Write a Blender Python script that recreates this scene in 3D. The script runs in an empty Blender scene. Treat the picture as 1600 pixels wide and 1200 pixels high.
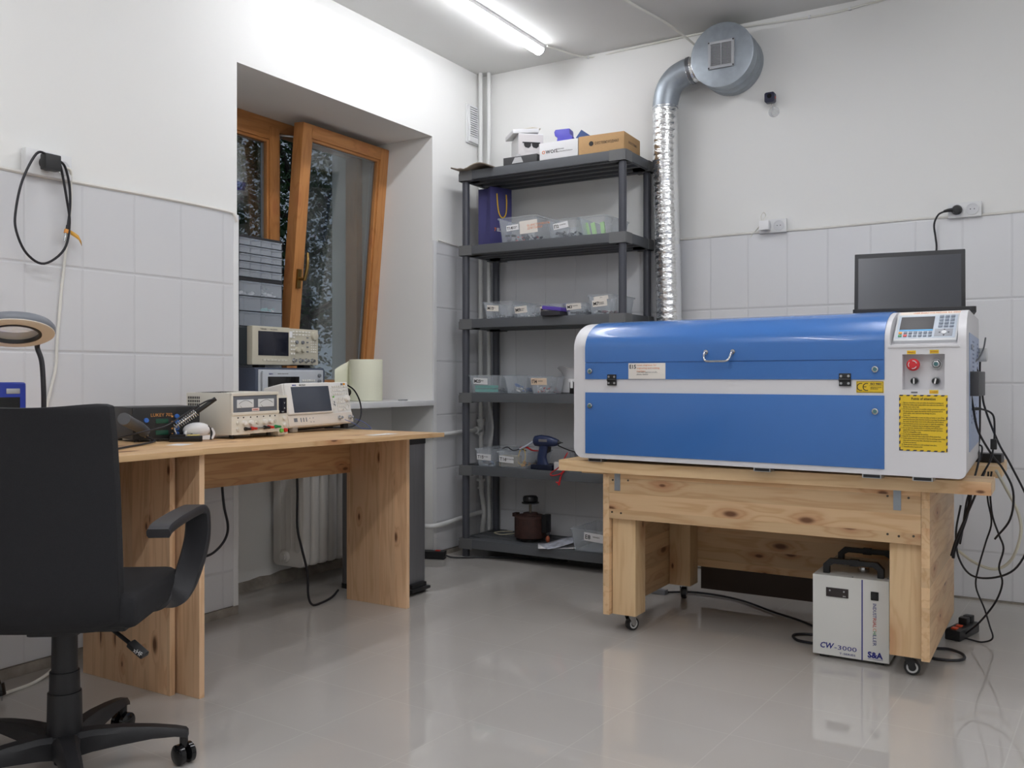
import bpy, bmesh, math, random
from mathutils import Vector, Matrix, Euler
R = math.radians
sc = bpy.context.scene
COL = sc.collection
random.seed(7)

# ------------------------------------------------------------------ camera, world, exposure
cam_data = bpy.data.cameras.new('camera')
cam_data.sensor_fit = 'HORIZONTAL'; cam_data.sensor_width = 36.0
cam_data.lens = 36.0 * 1425.0 / 1600.0
cam_data.shift_y = -10.0 / 1600.0
cam_data.clip_start = 0.05
cam = bpy.data.objects.new('camera', cam_data)
cam.location = (3.01, -4.60, 1.00)
cam.rotation_euler = (R(90), 0, R(31.3))
COL.objects.link(cam); sc.camera = cam

world = bpy.data.worlds.new('dusk_sky'); sc.world = world
world.use_nodes = True
wn = world.node_tree.nodes['Background']
wn.inputs['Color'].default_value = (0.62, 0.74, 0.92, 1); wn.inputs['Strength'].default_value = 0.24

sc.view_settings.view_transform = 'Standard'
sc.view_settings.look = 'None'
sc.view_settings.gamma = 1.0
sc.view_settings.use_curve_mapping = False
sc.view_settings.exposure = 0.25
sc.cycles.use_denoising = True
sc.cycles.max_bounces = 10; sc.cycles.transparent_max_bounces = 24
sc.cycles.caustics_reflective = False; sc.cycles.caustics_refractive = False
TUBE_W = 36.0     # emission of the ceiling tubes

# ------------------------------------------------------------------ material helpers
def lin(c):
    return tuple(((x/255.0)/12.92 if x/255.0 <= 0.04045 else ((x/255.0+0.055)/1.055)**2.4) for x in c)
MATS = {}
def mat(name, rgb, rough=0.5, metal=0.0, spec=0.5, noise=0.0, nscale=30.0, bump=0.0, bscale=200.0, coat=0.0, emit=None, estr=0.0, stretch=(1,1,1)):
    if name in MATS: return MATS[name]
    m = bpy.data.materials.new(name); m.use_nodes = True; MATS[name] = m
    nt = m.node_tree; b = nt.nodes['Principled BSDF']
    c = lin(rgb)
    b.inputs['Base Color'].default_value = (*c, 1); b.inputs['Roughness'].default_value = rough
    b.inputs['Metallic'].default_value = metal; b.inputs['Specular IOR Level'].default_value = spec
    b.inputs['Coat Weight'].default_value = coat
    if emit:
        b.inputs['Emission Color'].default_value = (*lin(emit), 1); b.inputs['Emission Strength'].default_value = estr
    if noise or bump:
        tc = nt.nodes.new('ShaderNodeTexCoord'); mp = nt.nodes.new('ShaderNodeMapping')
        mp.inputs['Scale'].default_value = stretch
        nt.links.new(tc.outputs['Object'], mp.inputs['Vector'])
    if noise:
        n = nt.nodes.new('ShaderNodeTexNoise'); n.inputs['Scale'].default_value = nscale; n.inputs['Detail'].default_value = 4
        nt.links.new(mp.outputs[0], n.inputs['Vector'])
        r = nt.nodes.new('ShaderNodeValToRGB')
        r.color_ramp.elements[0].position = 0.3; r.color_ramp.elements[1].position = 0.7
        r.color_ramp.elements[0].color = (*[max(0, x*(1-noise)) for x in c], 1)
        r.color_ramp.elements[1].color = (*[min(1, x*(1+noise)) for x in c], 1)
        nt.links.new(n.outputs['Fac'], r.inputs['Fac']); nt.links.new(r.outputs['Color'], b.inputs['Base Color'])
    if bump:
        n2 = nt.nodes.new('ShaderNodeTexNoise'); n2.inputs['Scale'].default_value = bscale; n2.inputs['Detail'].default_value = 3
        nt.links.new(mp.outputs[0], n2.inputs['Vector'])
        bp = nt.nodes.new('ShaderNodeBump'); bp.inputs['Strength'].default_value = bump; bp.inputs['Distance'].default_value = 0.002
        nt.links.new(n2.outputs['Fac'], bp.inputs['Height']); nt.links.new(bp.outputs['Normal'], b.inputs['Normal'])
    return m

def math_node(nt, op, a, b=None):
    n = nt.nodes.new('ShaderNodeMath'); n.operation = op
    for i, v in enumerate((a, b)):
        if v is None: continue
        if isinstance(v, (int, float)): n.inputs[i].default_value = v
        else: nt.links.new(v, n.inputs[i])
    return n.outputs[0]

def wood(name, grain='X', plank=None, pw=0.09, light=(212,178,136), dark=(176,134,92), knot=(96,60,38), kscale=4.0, kr=0.085, seed=0.0, rough=0.45):
    """pine boards: grain runs along one axis, planks are glued side by side along another"""
    m = bpy.data.materials.new(name); m.use_nodes = True; nt = m.node_tree; b = nt.nodes['Principled BSDF']
    N = nt.nodes.new; L = nt.links.new
    tc = N('ShaderNodeTexCoord'); sp = N('ShaderNodeSeparateXYZ'); L(tc.outputs['Object'], sp.inputs[0])
    ax = {'X': sp.outputs[0], 'Y': sp.outputs[1], 'Z': sp.outputs[2]}
    others = [k for k in 'XYZ' if k != grain]
    if plank:
        pid = math_node(nt, 'FLOOR', math_node(nt, 'DIVIDE', math_node(nt, 'ADD', ax[plank], 10.013+seed), pw))
    else:
        pid = math_node(nt, 'ADD', 0.0, seed)
    wnz = N('ShaderNodeTexWhiteNoise'); wnz.noise_dimensions = '1D'; L(pid, wnz.inputs['W'])
    off = math_node(nt, 'MULTIPLY', wnz.outputs['Value'], 37.0)
    def vec(sg, so):
        cb = N('ShaderNodeCombineXYZ')
        L(math_node(nt, 'ADD', math_node(nt, 'MULTIPLY', ax[grain], sg), off), cb.inputs[0])
        L(math_node(nt, 'ADD', math_node(nt, 'MULTIPLY', ax[others[0]], so), seed), cb.inputs[1])
        L(math_node(nt, 'ADD', math_node(nt, 'MULTIPLY', ax[others[1]], so), off), cb.inputs[2])
        return cb.outputs[0]
    # knots
    vo = N('ShaderNodeTexVoronoi'); vo.voronoi_dimensions = '2D'; vo.inputs['Scale'].default_value = kscale
    kc = N('ShaderNodeCombineXYZ')
    L(math_node(nt, 'ADD', math_node(nt, 'MULTIPLY', ax[grain], 0.62), off), kc.inputs[0])
    L(math_node(nt, 'ADD', math_node(nt, 'MULTIPLY', math_node(nt, 'ADD', ax[others[0]], ax[others[1]]), 1.5), seed), kc.inputs[1]); L(kc.outputs[0], vo.inputs['Vector'])
    vs = N('ShaderNodeSeparateColor'); L(vo.outputs['Color'], vs.inputs[0])
    keep = math_node(nt, 'GREATER_THAN', vs.outputs[0], 0.30)
    rad = math_node(nt, 'MULTIPLY', math_node(nt, 'ADD', math_node(nt, 'POWER', vs.outputs[1], 2.0), 0.35), kr)
    kn = N('ShaderNodeMapRange'); kn.interpolation_type = 'SMOOTHSTEP'
    L(vo.outputs['Distance'], kn.inputs['Value']); L(math_node(nt, 'MULTIPLY', rad, 0.45), kn.inputs['From Min']); L(math_node(nt, 'MULTIPLY', rad, 1.35), kn.inputs['From Max'])
    kn.inputs['To Min'].default_value = 1.0; kn.inputs['To Max'].default_value = 0.0
    kfac = math_node(nt, 'MULTIPLY', kn.outputs[0], keep)
    halo = N('ShaderNodeMapRange'); halo.interpolation_type = 'SMOOTHSTEP'
    L(vo.outputs['Distance'], halo.inputs['Value']); halo.inputs['From Min'].default_value = 0.0; halo.inputs['From Max'].default_value = 0.32
    halo.inputs['To Min'].default_value = 1.0; halo.inputs['To Max'].default_value = 0.0
    hfac = math_node(nt, 'MULTIPLY', halo.outputs[0], keep)
    # rings
    n1 = N('ShaderNodeTexNoise'); n1.inputs['Scale'].default_value = 1.0; n1.inputs['Detail'].default_value = 3; L(vec(1.1, 13.0), n1.inputs['Vector'])
    v = math_node(nt, 'ADD', math_node(nt, 'MULTIPLY', n1.outputs['Fac'], 7.0), math_node(nt, 'MULTIPLY', hfac, 1.6))
    sw = math_node(nt, 'MULTIPLY', math_node(nt, 'ADD', math_node(nt, 'SINE', math_node(nt, 'MULTIPLY', v, 6.2)), 1.0), 0.5)
    n2 = N('ShaderNodeTexNoise'); n2.inputs['Scale'].default_value = 1.0; n2.inputs['Detail'].default_value = 4; L(vec(6.0, 240.0), n2.inputs['Vector'])
    f = math_node(nt, 'ADD', math_node(nt, 'MULTIPLY', math_node(nt, 'POWER', sw, 3.0), 0.42), math_node(nt, 'MULTIPLY', n2.outputs['Fac'], 0.26))
    mx = N('ShaderNodeMix'); mx.data_type = 'RGBA'
    mx.inputs[6].default_value = (*lin(light), 1); mx.inputs[7].default_value = (*lin(dark), 1); L(f, mx.inputs[0])
    rd = N('ShaderNodeMix'); rd.data_type = 'RGBA'; L(mx.outputs[2], rd.inputs[6]); rd.inputs[7].default_value = (*lin((178,112,72)), 1); L(math_node(nt, 'MULTIPLY', math_node(nt, 'POWER', hfac, 1.5), 0.55), rd.inputs[0])
    hs = N('ShaderNodeHueSaturation'); L(rd.outputs[2], hs.inputs['Color'])
    L(math_node(nt, 'ADD', 0.82, math_node(nt, 'MULTIPLY', wnz.outputs['Value'], 0.30)), hs.inputs['Value'])
    mk = N('ShaderNodeMix'); mk.data_type = 'RGBA'; L(hs.outputs[0], mk.inputs[6]); mk.inputs[7].default_value = (*lin(knot), 1)
    L(math_node(nt, 'MULTIPLY', kfac, 0.9), mk.inputs[0]); L(mk.outputs[2], b.inputs['Base Color'])
    b.inputs['Roughness'].default_value = rough; b.inputs['Specular IOR Level'].default_value = 0.35
    bp = N('ShaderNodeBump'); bp.inputs['Strength'].default_value = 0.12; bp.inputs['Distance'].default_value = 0.001
    L(f, bp.inputs['Height']); L(bp.outputs['Normal'], b.inputs['Normal'])
    MATS[name] = m
    return m

def clear_plastic(name, tint=(225,232,238), alpha=0.22, rough=0.2):
    m = bpy.data.materials.new(name); m.use_nodes = True; nt = m.node_tree; b = nt.nodes['Principled BSDF']
    b.inputs['Base Color'].default_value = (*lin(tint), 1); b.inputs['Roughness'].default_value = rough
    tr = nt.nodes.new('ShaderNodeBsdfTransparent'); mx = nt.nodes.new('ShaderNodeMixShader')
    lw = nt.nodes.new('ShaderNodeLayerWeight'); lw.inputs['Blend'].default_value = 0.35
    f = math_node(nt, 'ADD', math_node(nt, 'MULTIPLY', lw.outputs['Facing'], 0.45), alpha)
    nt.links.new(f, mx.inputs[0]); nt.links.new(tr.outputs[0], mx.inputs[1]); nt.links.new(b.outputs[0], mx.inputs[2])
    nt.links.new(mx.outputs[0], nt.nodes['Material Output'].inputs['Surface'])
    MATS[name] = m; return m

def glass_pane(name):
    m = bpy.data.materials.new(name); m.use_nodes = True; nt = m.node_tree
    tr = nt.nodes.new('ShaderNodeBsdfTransparent'); tr.inputs[0].default_value = (0.93, 0.95, 0.95, 1)
    gl = nt.nodes.new('ShaderNodeBsdfGlossy'); gl.inputs['Roughness'].default_value = 0.01
    lw = nt.nodes.new('ShaderNodeLayerWeight'); lw.inputs['Blend'].default_value = 0.5
    fac = math_node(nt, 'ADD', 0.075, math_node(nt, 'MULTIPLY', math_node(nt, 'POWER', lw.outputs['Facing'], 4.0), 0.6))
    mx = nt.nodes.new('ShaderNodeMixShader'); nt.links.new(fac, mx.inputs[0])
    nt.links.new(tr.outputs[0], mx.inputs[1]); nt.links.new(gl.outputs[0], mx.inputs[2])
    nt.links.new(mx.outputs[0], nt.nodes['Material Output'].inputs['Surface'])
    MATS[name] = m; return m

def tile_mat(name, rgb, ucoord, tw, th, u0, z0, grout, rough=0.3):
    """painted wall tiles: thin joints every tw along one wall direction and every th in height"""
    m = bpy.data.materials.new(name); m.use_nodes = True; nt = m.node_tree; b = nt.nodes['Principled BSDF']
    N = nt.nodes.new; L = nt.links.new
    tc = N('ShaderNodeTexCoord'); sp = N('ShaderNodeSeparateXYZ'); L(tc.outputs['Object'], sp.inputs[0])
    u = math_node(nt, 'DIVIDE', math_node(nt, 'SUBTRACT', sp.outputs[0 if ucoord == 'X' else 1], u0-40*tw), tw)
    v = math_node(nt, 'DIVIDE', math_node(nt, 'SUBTRACT', sp.outputs[2], z0-40*th), th)
    def joint(x, w, soft):
        d = math_node(nt, 'ABSOLUTE', math_node(nt, 'SUBTRACT', math_node(nt, 'FRACT', x), 0.5))
        mr = N('ShaderNodeMapRange'); L(d, mr.inputs['Value']); mr.inputs['From Min'].default_value = 0.5-w-soft; mr.inputs['From Max'].default_value = 0.5-w
        return mr.outputs[0]
    ju = joint(u, 0.0018/tw, 0.004/tw); jv = joint(v, 0.0022/th, 0.005/th)
    j = math_node(nt, 'MAXIMUM', math_node(nt, 'MULTIPLY', ju, 0.6), jv)
    cell = N('ShaderNodeTexWhiteNoise'); cell.noise_dimensions = '2D'
    cb = N('ShaderNodeCombineXYZ'); L(math_node(nt, 'FLOOR', u), cb.inputs[0]); L(math_node(nt, 'FLOOR', v), cb.inputs[1]); L(cb.outputs[0], cell.inputs['Vector'])
    c1 = N('ShaderNodeMix'); c1.data_type = 'RGBA'; c1.inputs[6].default_value = (*lin(rgb), 1); c1.inputs[7].default_value = (*[x*0.975 for x in lin(rgb)], 1)
    L(cell.outputs['Value'], c1.inputs[0])
    c2 = N('ShaderNodeMix'); c2.data_type = 'RGBA'; L(c1.outputs[2], c2.inputs[6]); c2.inputs[7].default_value = (*lin(grout), 1); L(math_node(nt, 'MULTIPLY', j, 0.40), c2.inputs[0])
    L(c2.outputs[2], b.inputs['Base Color']); b.inputs['Roughness'].default_value = rough
    bp = N('ShaderNodeBump'); bp.invert = True; bp.inputs['Strength'].default_value = 0.5; bp.inputs['Distance'].default_value = 0.003
    n = N('ShaderNodeTexNoise'); n.inputs['Scale'].default_value = 6.0; L(tc.outputs['Object'], n.inputs['Vector'])
    L(math_node(nt, 'ADD', j, math_node(nt, 'MULTIPLY', n.outputs['Fac'], 0.25)), bp.inputs['Height']); L(bp.outputs['Normal'], b.inputs['Normal'])
    MATS[name] = m; return m

# ------------------------------------------------------------------ mesh builder
class MB:
    def __init__(self): self.bm = bmesh.new(); self.mi = 0
    def _mark(self, faces):
        for f in faces: f.material_index = self.mi
    def use(self, i): self.mi = i; return self
    def box(self, x0, x1, y0, y1, z0, z1, bevel=0.0, M=None, seg=2):
        t = bmesh.new(); bmesh.ops.create_cube(t, size=1.0)
        for v in t.verts:
            v.co = Vector(((x0+x1)/2+v.co.x*(x1-x0), (y0+y1)/2+v.co.y*(y1-y0), (z0+z1)/2+v.co.z*(z1-z0)))
        if bevel: bmesh.ops.bevel(t, geom=list(t.edges), offset=bevel, segments=seg, affect='EDGES', profile=0.7, clamp_overlap=True)
        return self._merge(t, M)
    def _merge(self, t, M=None):
        if M is not None: bmesh.ops.transform(t, matrix=M, verts=t.verts)
        mp = {v: self.bm.verts.new(v.co) for v in t.verts}
        for f in t.faces:
            try: nf = self.bm.faces.new([mp[v] for v in f.verts])
            except ValueError: continue
            nf.material_index = self.mi
        t.free(); return self
    def cyl(self, p0, p1, r0, r1=None, n=20, cap=True, bevel=0.0):
        r1 = r0 if r1 is None else r1
        p0, p1 = Vector(p0), Vector(p1); d = p1-p0; L = d.length
        q = d.to_track_quat('Z', 'Y').to_matrix().to_4x4()
        t = bmesh.new(); bmesh.ops.create_cone(t, cap_ends=cap, segments=n, radius1=r0, radius2=r1, depth=L)
        if bevel:
            es = [e for e in t.edges if abs(e.verts[0].co.z-e.verts[1].co.z) < 1e-6]
            bmesh.ops.bevel(t, geom=es, offset=bevel, segments=2, affect='EDGES', profile=0.6)
        return self._merge(t, Matrix.Translation((p0+p1)/2) @ q)
    def lathe(self, prof, n=28, M=None, arc=None):
        """prof: list of (r, z) about the Z axis"""
        t = bmesh.new(); rings = []
        a0, a1 = arc if arc else (0, 2*math.pi); full = arc is None
        k = n if full else n+1
        for r, z in prof:
            rings.append([t.verts.new((r*math.cos(a0+(a1-a0)*i/n), r*math.sin(a0+(a1-a0)*i/n), z)) for i in range(k)])
        for a, b in zip(rings, rings[1:]):
            for i in range(n):
                j = (i+1) % k
                t.faces.new((a[i], a[j], b[j], b[i]))
        bmesh.ops.remove_doubles(t, verts=t.verts, dist=1e-6)
        return self._merge(t, M)
    def tube(self, pts, r, n=8, smooth=6, closed=False, cap=True):
        P = [Vector(p) for p in pts]
        if smooth and len(P) > 2: P = spline(P, smooth, closed)
        radii = r if isinstance(r, (list, tuple)) else None
        t = bmesh.new(); rings = []; up = None
        for i, p in enumerate(P):
            a = P[i-1] if (i > 0 or closed) else p; b = P[(i+1) % len(P)] if (i < len(P)-1 or closed) else p
            d = (b-a).normalized() if (b-a).length > 1e-9 else Vector((0, 0, 1))
            if up is None:
                up = d.orthogonal().normalized()
            else:
                up = (up - d*up.dot(d)); up = up.normalized() if up.length > 1e-6 else d.orthogonal().normalized()
            s = d.cross(up)
            rr = r if radii is None else radii[0]+(radii[-1]-radii[0])*i/max(1, len(P)-1)
            rings.append([t.verts.new(p + (up*math.cos(2*math.pi*k/n)+s*math.sin(2*math.pi*k/n))*rr) for k in range(n)])
        pairs = list(zip(rings, rings[1:])) + ([(rings[-1], rings[0])] if closed else [])
        for A, B in pairs:
            for k in range(n): t.faces.new((A[k], A[(k+1) % n], B[(k+1) % n], B[k]))
        if cap and not closed: t.faces.new(list(reversed(rings[0]))); t.faces.new(rings[-1])
        return self._merge(t)
    def prism(self, poly, d0, d1, axis='Y', bevel=0.0, M=None):
        """poly: 2D outline; extruded from d0 to d1 along axis (the outline lies in the two other axes, in xyz order)"""
        t = bmesh.new()
        def mk(p, d):
            return {'X': (d, p[0], p[1]), 'Y': (p[0], d, p[1]), 'Z': (p[0], p[1], d)}[axis]
        A = [t.verts.new(mk(p, d0)) for p in poly]; B = [t.verts.new(mk(p, d1)) for p in poly]
        t.faces.new(A); t.faces.new(list(reversed(B))); n = len(poly)
        for i in range(n): t.faces.new((A[i], B[i], B[(i+1) % n], A[(i+1) % n]))
        bmesh.ops.recalc_face_normals(t, faces=t.faces)
        if bevel: bmesh.ops.bevel(t, geom=list(t.edges), offset=bevel, segments=2, affect='EDGES', profile=0.7, clamp_overlap=True)
        return self._merge(t, M)
    def grid(self, rows, close=False):
        t = bmesh.new(); V = [[t.verts.new(p) for p in r] for r in rows]
        for a, b in zip(V, V[1:]):
            for i in range(len(a)-1): t.faces.new((a[i], a[i+1], b[i+1], b[i]))
        return self._merge(t)
    def loft(self, sections, caps=True):
        t = bmesh.new(); V = [[t.verts.new(p) for p in s] for s in sections]; n = len(V[0])
        for a, b in zip(V, V[1:]):
            for i in range(n):
                t.faces.new((a[i], a[(i+1) % n], b[(i+1) % n], b[i]))
        if caps: t.faces.new(list(reversed(V[0]))); t.faces.new(V[-1])
        bmesh.ops.recalc_face_normals(t, faces=t.faces)
        return self._merge(t)
    def sphere(self, c, r, n=16, scale=(1, 1, 1)):
        t = bmesh.new(); bmesh.ops.create_uvsphere(t, u_segments=n, v_segments=max(6, n//2), radius=r)
        return self._merge(t, Matrix.Translation(c) @ Matrix.Diagonal((*scale, 1)))
    def build(self, name, m, parent=None, smooth=True, angle=38, label=None, kind=None):
        bmesh.ops.recalc_face_normals(self.bm, faces=self.bm.faces)
        me = bpy.data.meshes.new(name); self.bm.to_mesh(me); self.bm.free()
        for x in (m if isinstance(m, (list, tuple)) else [m]): me.materials.append(x)
        if smooth:
            me.shade_smooth(); me.set_sharp_from_angle(angle=R(angle))
        o = bpy.data.objects.new(name, me); COL.objects.link(o)
        if parent: o.parent = parent
        if label: o['label'] = label
        if kind: o['kind'] = kind
        return o

def spline(P, k=6, closed=False):
    out = []; n = len(P)
    rng = range(n) if closed else range(n-1)
    for i in rng:
        p0 = P[i-1] if (i > 0 or closed) else P[i]*2-P[i+1]
        p1 = P[i]; p2 = P[(i+1) % n]
        p3 = P[(i+2) % n] if (i+2 < n or closed) else p2*2-p1
        for s in range(k):
            t = s/k
            out.append(0.5*((2*p1)+(p2-p0)*t+(2*p0-5*p1+4*p2-p3)*t*t+(3*p1-p0-3*p2+p3)*t**3))
    if not closed: out.append(P[-1])
    return out

def tag(o, label, cat, group=None):
    o['label'] = label; o['category'] = cat
    if group: o['group'] = group
    return o
def thing(name, label, cat, loc=(0, 0, 0), rz=0, group=None, rx=0, ry=0):
    o = bpy.data.objects.new(name, None); COL.objects.link(o)
    o.empty_display_size = 0.05
    o.location = loc; o.rotation_euler = (R(rx), R(ry), R(rz))
    return tag(o, label, cat, group)
def struct(name, mb, m, **k):
    o = mb.build(name, m, **k); o['kind'] = 'structure'; return o
def copy_tree(o, parent=None):
    c = o.copy(); COL.objects.link(c)
    if parent: c.parent = parent
    for ch in list(o.children): copy_tree(ch, c)
    return c

def letters(parent, s, size, loc, m, rot=(90, 0, 0), align='LEFT', name='lettering', depth=0.0006, width=None, shear=0.0, bold=0.0, lines=1.0):
    """raised or printed lettering; default stands on a face that looks towards -Y"""
    cu = bpy.data.curves.new(name, 'FONT'); cu.body = s; cu.size = size; cu.align_x = align; cu.extrude = depth/2
    cu.shear = shear; cu.offset = bold; cu.resolution_u = 2; cu.space_line = lines
    t = bpy.data.objects.new(name, cu); COL.objects.link(t)
    dg = bpy.context.evaluated_depsgraph_get()
    me = bpy.data.meshes.new_from_object(t.evaluated_get(dg))
    bpy.data.objects.remove(t)
    if width:
        xs = [v.co.x for v in me.vertices]; w = max(xs)-min(xs); x0 = min(xs)
        if align == 'LEFT': me.transform(Matrix.Diagonal((width/w, 1, 1, 1)))
        else: me.transform(Matrix.Diagonal((width/w, 1, 1, 1)))
    me.transform(Matrix.Translation(loc) @ Euler([R(a) for a in rot]).to_matrix().to_4x4())
    me.materials.clear(); me.materials.append(m)
    o = bpy.data.objects.new(name, me); COL.objects.link(o)
    if parent: o.parent = parent
    return o

def rrect(x0, x1, z0, z1, r, n=5):
    out = []
    for cx, cz, a in ((x1-r, z1-r, 0), (x0+r, z1-r, 90), (x0+r, z0+r, 180), (x1-r, z0+r, 270)):
        for i in range(n+1):
            t = R(a+90*i/n); out.append((cx+r*math.cos(t), cz+r*math.sin(t)))
    return out
def disc_outline(cx, cz, r, n=24): return [(cx+r*math.cos(2*math.pi*i/n), cz+r*math.sin(2*math.pi*i/n)) for i in range(n)]

# ------------------------------------------------------------------ materials
WHITE_PAINT = mat('white_wall_paint', (235,235,233), 0.75, bump=0.25, bscale=14.0)
CEIL = mat('ceiling_paint', (216,216,214), 0.85, bump=0.2, bscale=10.0)
TILE_L = tile_mat('grey_painted_tile_side', (216,217,220), 'Y', 0.212, 0.30, -2.402, 0.19, (186,187,190))
TILE_B = tile_mat('grey_painted_tile_back', (226,227,230), 'X', 0.197, 0.378, 1.82, 0.218, (184,185,188))
TRIMW = mat('white_trim', (228,229,230), 0.45)
SKIRT = mat('bare_cement_skirt', (150,143,134), 0.8, noise=0.25, nscale=18.0)
SILLW = mat('white_sill_laminate', (232,233,235), 0.3)
WINWOOD = wood('orange_window_wood', 'Z', None, light=(192,134,80), dark=(160,104,58), knot=(110,60,24), kr=0.0, rough=0.35)
WINWOODY = wood('orange_window_wood_rail', 'Y', None, light=(192,134,80), dark=(160,104,58), knot=(110,60,24), kr=0.0, rough=0.35)
GLASS = glass_pane('window_glass')
BRASS = mat('aged_brass', (150,122,72), 0.3, 1.0)
ALU = mat('aluminium', (190,192,195), 0.35, 1.0)
STEEL = mat('chrome_steel', (200,202,205), 0.18, 1.0)
GALV = mat('galvanised_steel', (158,166,174), 0.42, 0.6, noise=0.10, nscale=22.0)
PIPEW = mat('white_pipe_paint', (222,223,222), 0.4)
BLACK = mat('black_plastic', (26,26,28), 0.45)
BLACKG = mat('black_gloss_plastic', (16,16,18), 0.15)
RUBBER = mat('black_rubber_cable', (24,23,30), 0.5)
WCABLE = mat('white_cable', (226,225,218), 0.45)
INK = mat('black_print', (40,38,40), 0.6)
INKGREY = mat('grey_print', (120,118,118), 0.6)
INKBLUE = mat('blue_print', (38,44,130), 0.5)
INKRED = mat('red_print', (190,60,50), 0.5)
INKORANGE = mat('orange_print', (226,150,105), 0.6)
INKGREEN = mat('green_print', (70,150,90), 0.5)
INKW = mat('white_print', (225,225,225), 0.6)
PAPER = mat('paper_label', (236,230,222), 0.7)
PAPERW = mat('white_paper', (238,238,240), 0.7)

# floor: grey glazed tiles under a glossy coat
m = bpy.data.materials.new('glossy_grey_floor'); m.use_nodes = True; MATS['floor'] = m
nt = m.node_tree; b = nt.nodes['Principled BSDF']
tc = nt.nodes.new('ShaderNodeTexCoord'); mp = nt.nodes.new('ShaderNodeMapping'); mp.inputs['Rotation'].default_value = (0, 0, R(3)); nt.links.new(tc.outputs['Object'], mp.inputs['Vector'])
br = nt.nodes.new('ShaderNodeTexBrick'); br.offset = 0.0; br.inputs['Scale'].default_value = 1.0
br.inputs['Brick Width'].default_value = 0.33; br.inputs['Row Height'].default_value = 0.33; br.inputs['Mortar Size'].default_value = 0.0022; br.inputs['Mortar Smooth'].default_value = 0.4
br.inputs['Color1'].default_value = (*lin((186,182,177)), 1); br.inputs['Color2'].default_value = (*lin((187,183,178)), 1); br.inputs['Mortar'].default_value = (*lin((194,190,185)), 1)
nt.links.new(mp.outputs[0], br.inputs['Vector'])
n1 = nt.nodes.new('ShaderNodeTexNoise'); n1.inputs['Scale'].default_value = 1.7; n1.inputs['Detail'].default_value = 5; nt.links.new(tc.outputs['Object'], n1.inputs['Vector'])
hs = nt.nodes.new('ShaderNodeHueSaturation'); nt.links.new(br.outputs['Color'], hs.inputs['Color'])
nt.links.new(math_node(nt, 'ADD', 0.9, math_node(nt, 'MULTIPLY', n1.outputs['Fac'], 0.2)), hs.inputs['Value']); nt.links.new(hs.outputs[0], b.inputs['Base Color'])
n2 = nt.nodes.new('ShaderNodeTexNoise'); n2.inputs['Scale'].default_value = 3.5; n2.inputs['Detail'].default_value = 2; nt.links.new(tc.outputs['Object'], n2.inputs['Vector'])
bp = nt.nodes.new('ShaderNodeBump'); bp.inputs['Strength'].default_value = 0.08; bp.inputs['Distance'].default_value = 0.003
nt.links.new(math_node(nt, 'ADD', n2.outputs['Fac'], math_node(nt, 'MULTIPLY', br.outputs['Fac'], 0.35)), bp.inputs['Height']); nt.links.new(bp.outputs['Normal'], b.inputs['Normal'])
b.inputs['Roughness'].default_value = 0.02; b.inputs['Specular IOR Level'].default_value = 0.5; b.inputs['IOR'].default_value = 1.75
FLOOR = m

# ------------------------------------------------------------------ room shell
XR, YF, H = 4.9, -6.4, 2.81
YL, YR = -1.898, -0.501           # window recess
struct('floor', MB().box(-0.9, XR+0.2, YF-0.2, 0.2, -0.12, 0.0), FLOOR)
struct('ceiling', MB().box(-0.9, XR+0.2, YF-0.2, 0.2, H, H+0.15), CEIL)
w = MB()
w.box(-0.74, 0, YF, YL, 0, H); w.box(-0.74, 0, YR, 0.2, 0, H); w.box(-0.74, 0, YL, YR, 2.34, H)
w.box(-0.74, -0.29, YL, YR, 0, 0.85)
struct('wall_left', w, WHITE_PAINT, smooth=False)
struct('wall_back', MB().box(-0.9, XR+0.2, 0, 0.2, 0, H), WHITE_PAINT, smooth=False)
struct('wall_right', MB().box(XR, XR+0.2, YF, 0, 0, H), WHITE_PAINT, smooth=False)
struct('wall_front', MB().box(-0.9, XR+0.2, YF-0.2, YF, 0, H), WHITE_PAINT, smooth=False)
struct('wall_left_tile', MB().box(0, 0.008, YF, -1.925, 0.04, 1.692).box(0, 0.008, -0.476, 0, 0.03, 1.757), TILE_L, smooth=False)
struct('wall_back_tile', MB().box(0.008, XR, -0.008, 0, 0.01, 1.730), TILE_B, smooth=False)
# beads, corner strips and bare cement at the foot of the walls
tr = MB()
tr.tube([(0.009, y, 1.695+0.004*math.sin(y*5)) for y in [YF+0.01+0.3*i for i in range(15)]]+[(0.009, -1.96, 1.696), (0.012, -1.925, 1.688), (0.010, -1.91, 1.66)], 0.007, 6, 3)
struct('trim_1', tr, mat('old_plaster_bead', (226,224,219), 0.7))
struct('trim_2', MB().tube([(0.009, -0.46, 1.768), (0.010, -0.40, 1.765), (0.009, -0.25, 1.757), (0.009, -0.01, 1.755)], 0.006, 6, 3), MATS['old_plaster_bead'])
struct('trim_3', MB().tube([(0.02+0.24*i, -0.009, 1.733+0.003*math.sin(i*2.1)) for i in range(21)], 0.006, 6, 2), MATS['old_plaster_bead'])
struct('trim_4', MB().box(0, 0.010, -1.926, YL, 0.03, 1.69, 0.003).box(-0.03, 0.004, YL, YL+0.006, 0.88, 1.69), TRIMW)
struct('trim_5', MB().box(0, 0.010, YR, -0.473, 0.03, 1.762, 0.003), TRIMW)
bb = MB(); bb.box(0, 0.014, YF, -1.902, 0, 0.036); bb.box(0, 0.014, -0.499, 0, 0, 0.026)
n = 22; rows = [[], [], []]
for i in range(n):
    y = YL+0.002+(YR-YL-0.004)*i/(n-1); h = 0.035+0.02*random.random()
    rows[0].append((-0.262+0.012*random.random(), y, 0.0)); rows[1].append((-0.275, y, h)); rows[2].append((-0.291, y, h+0.006))
bb.grid(rows)
struct('baseboard_left', bb, SKIRT)
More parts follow.
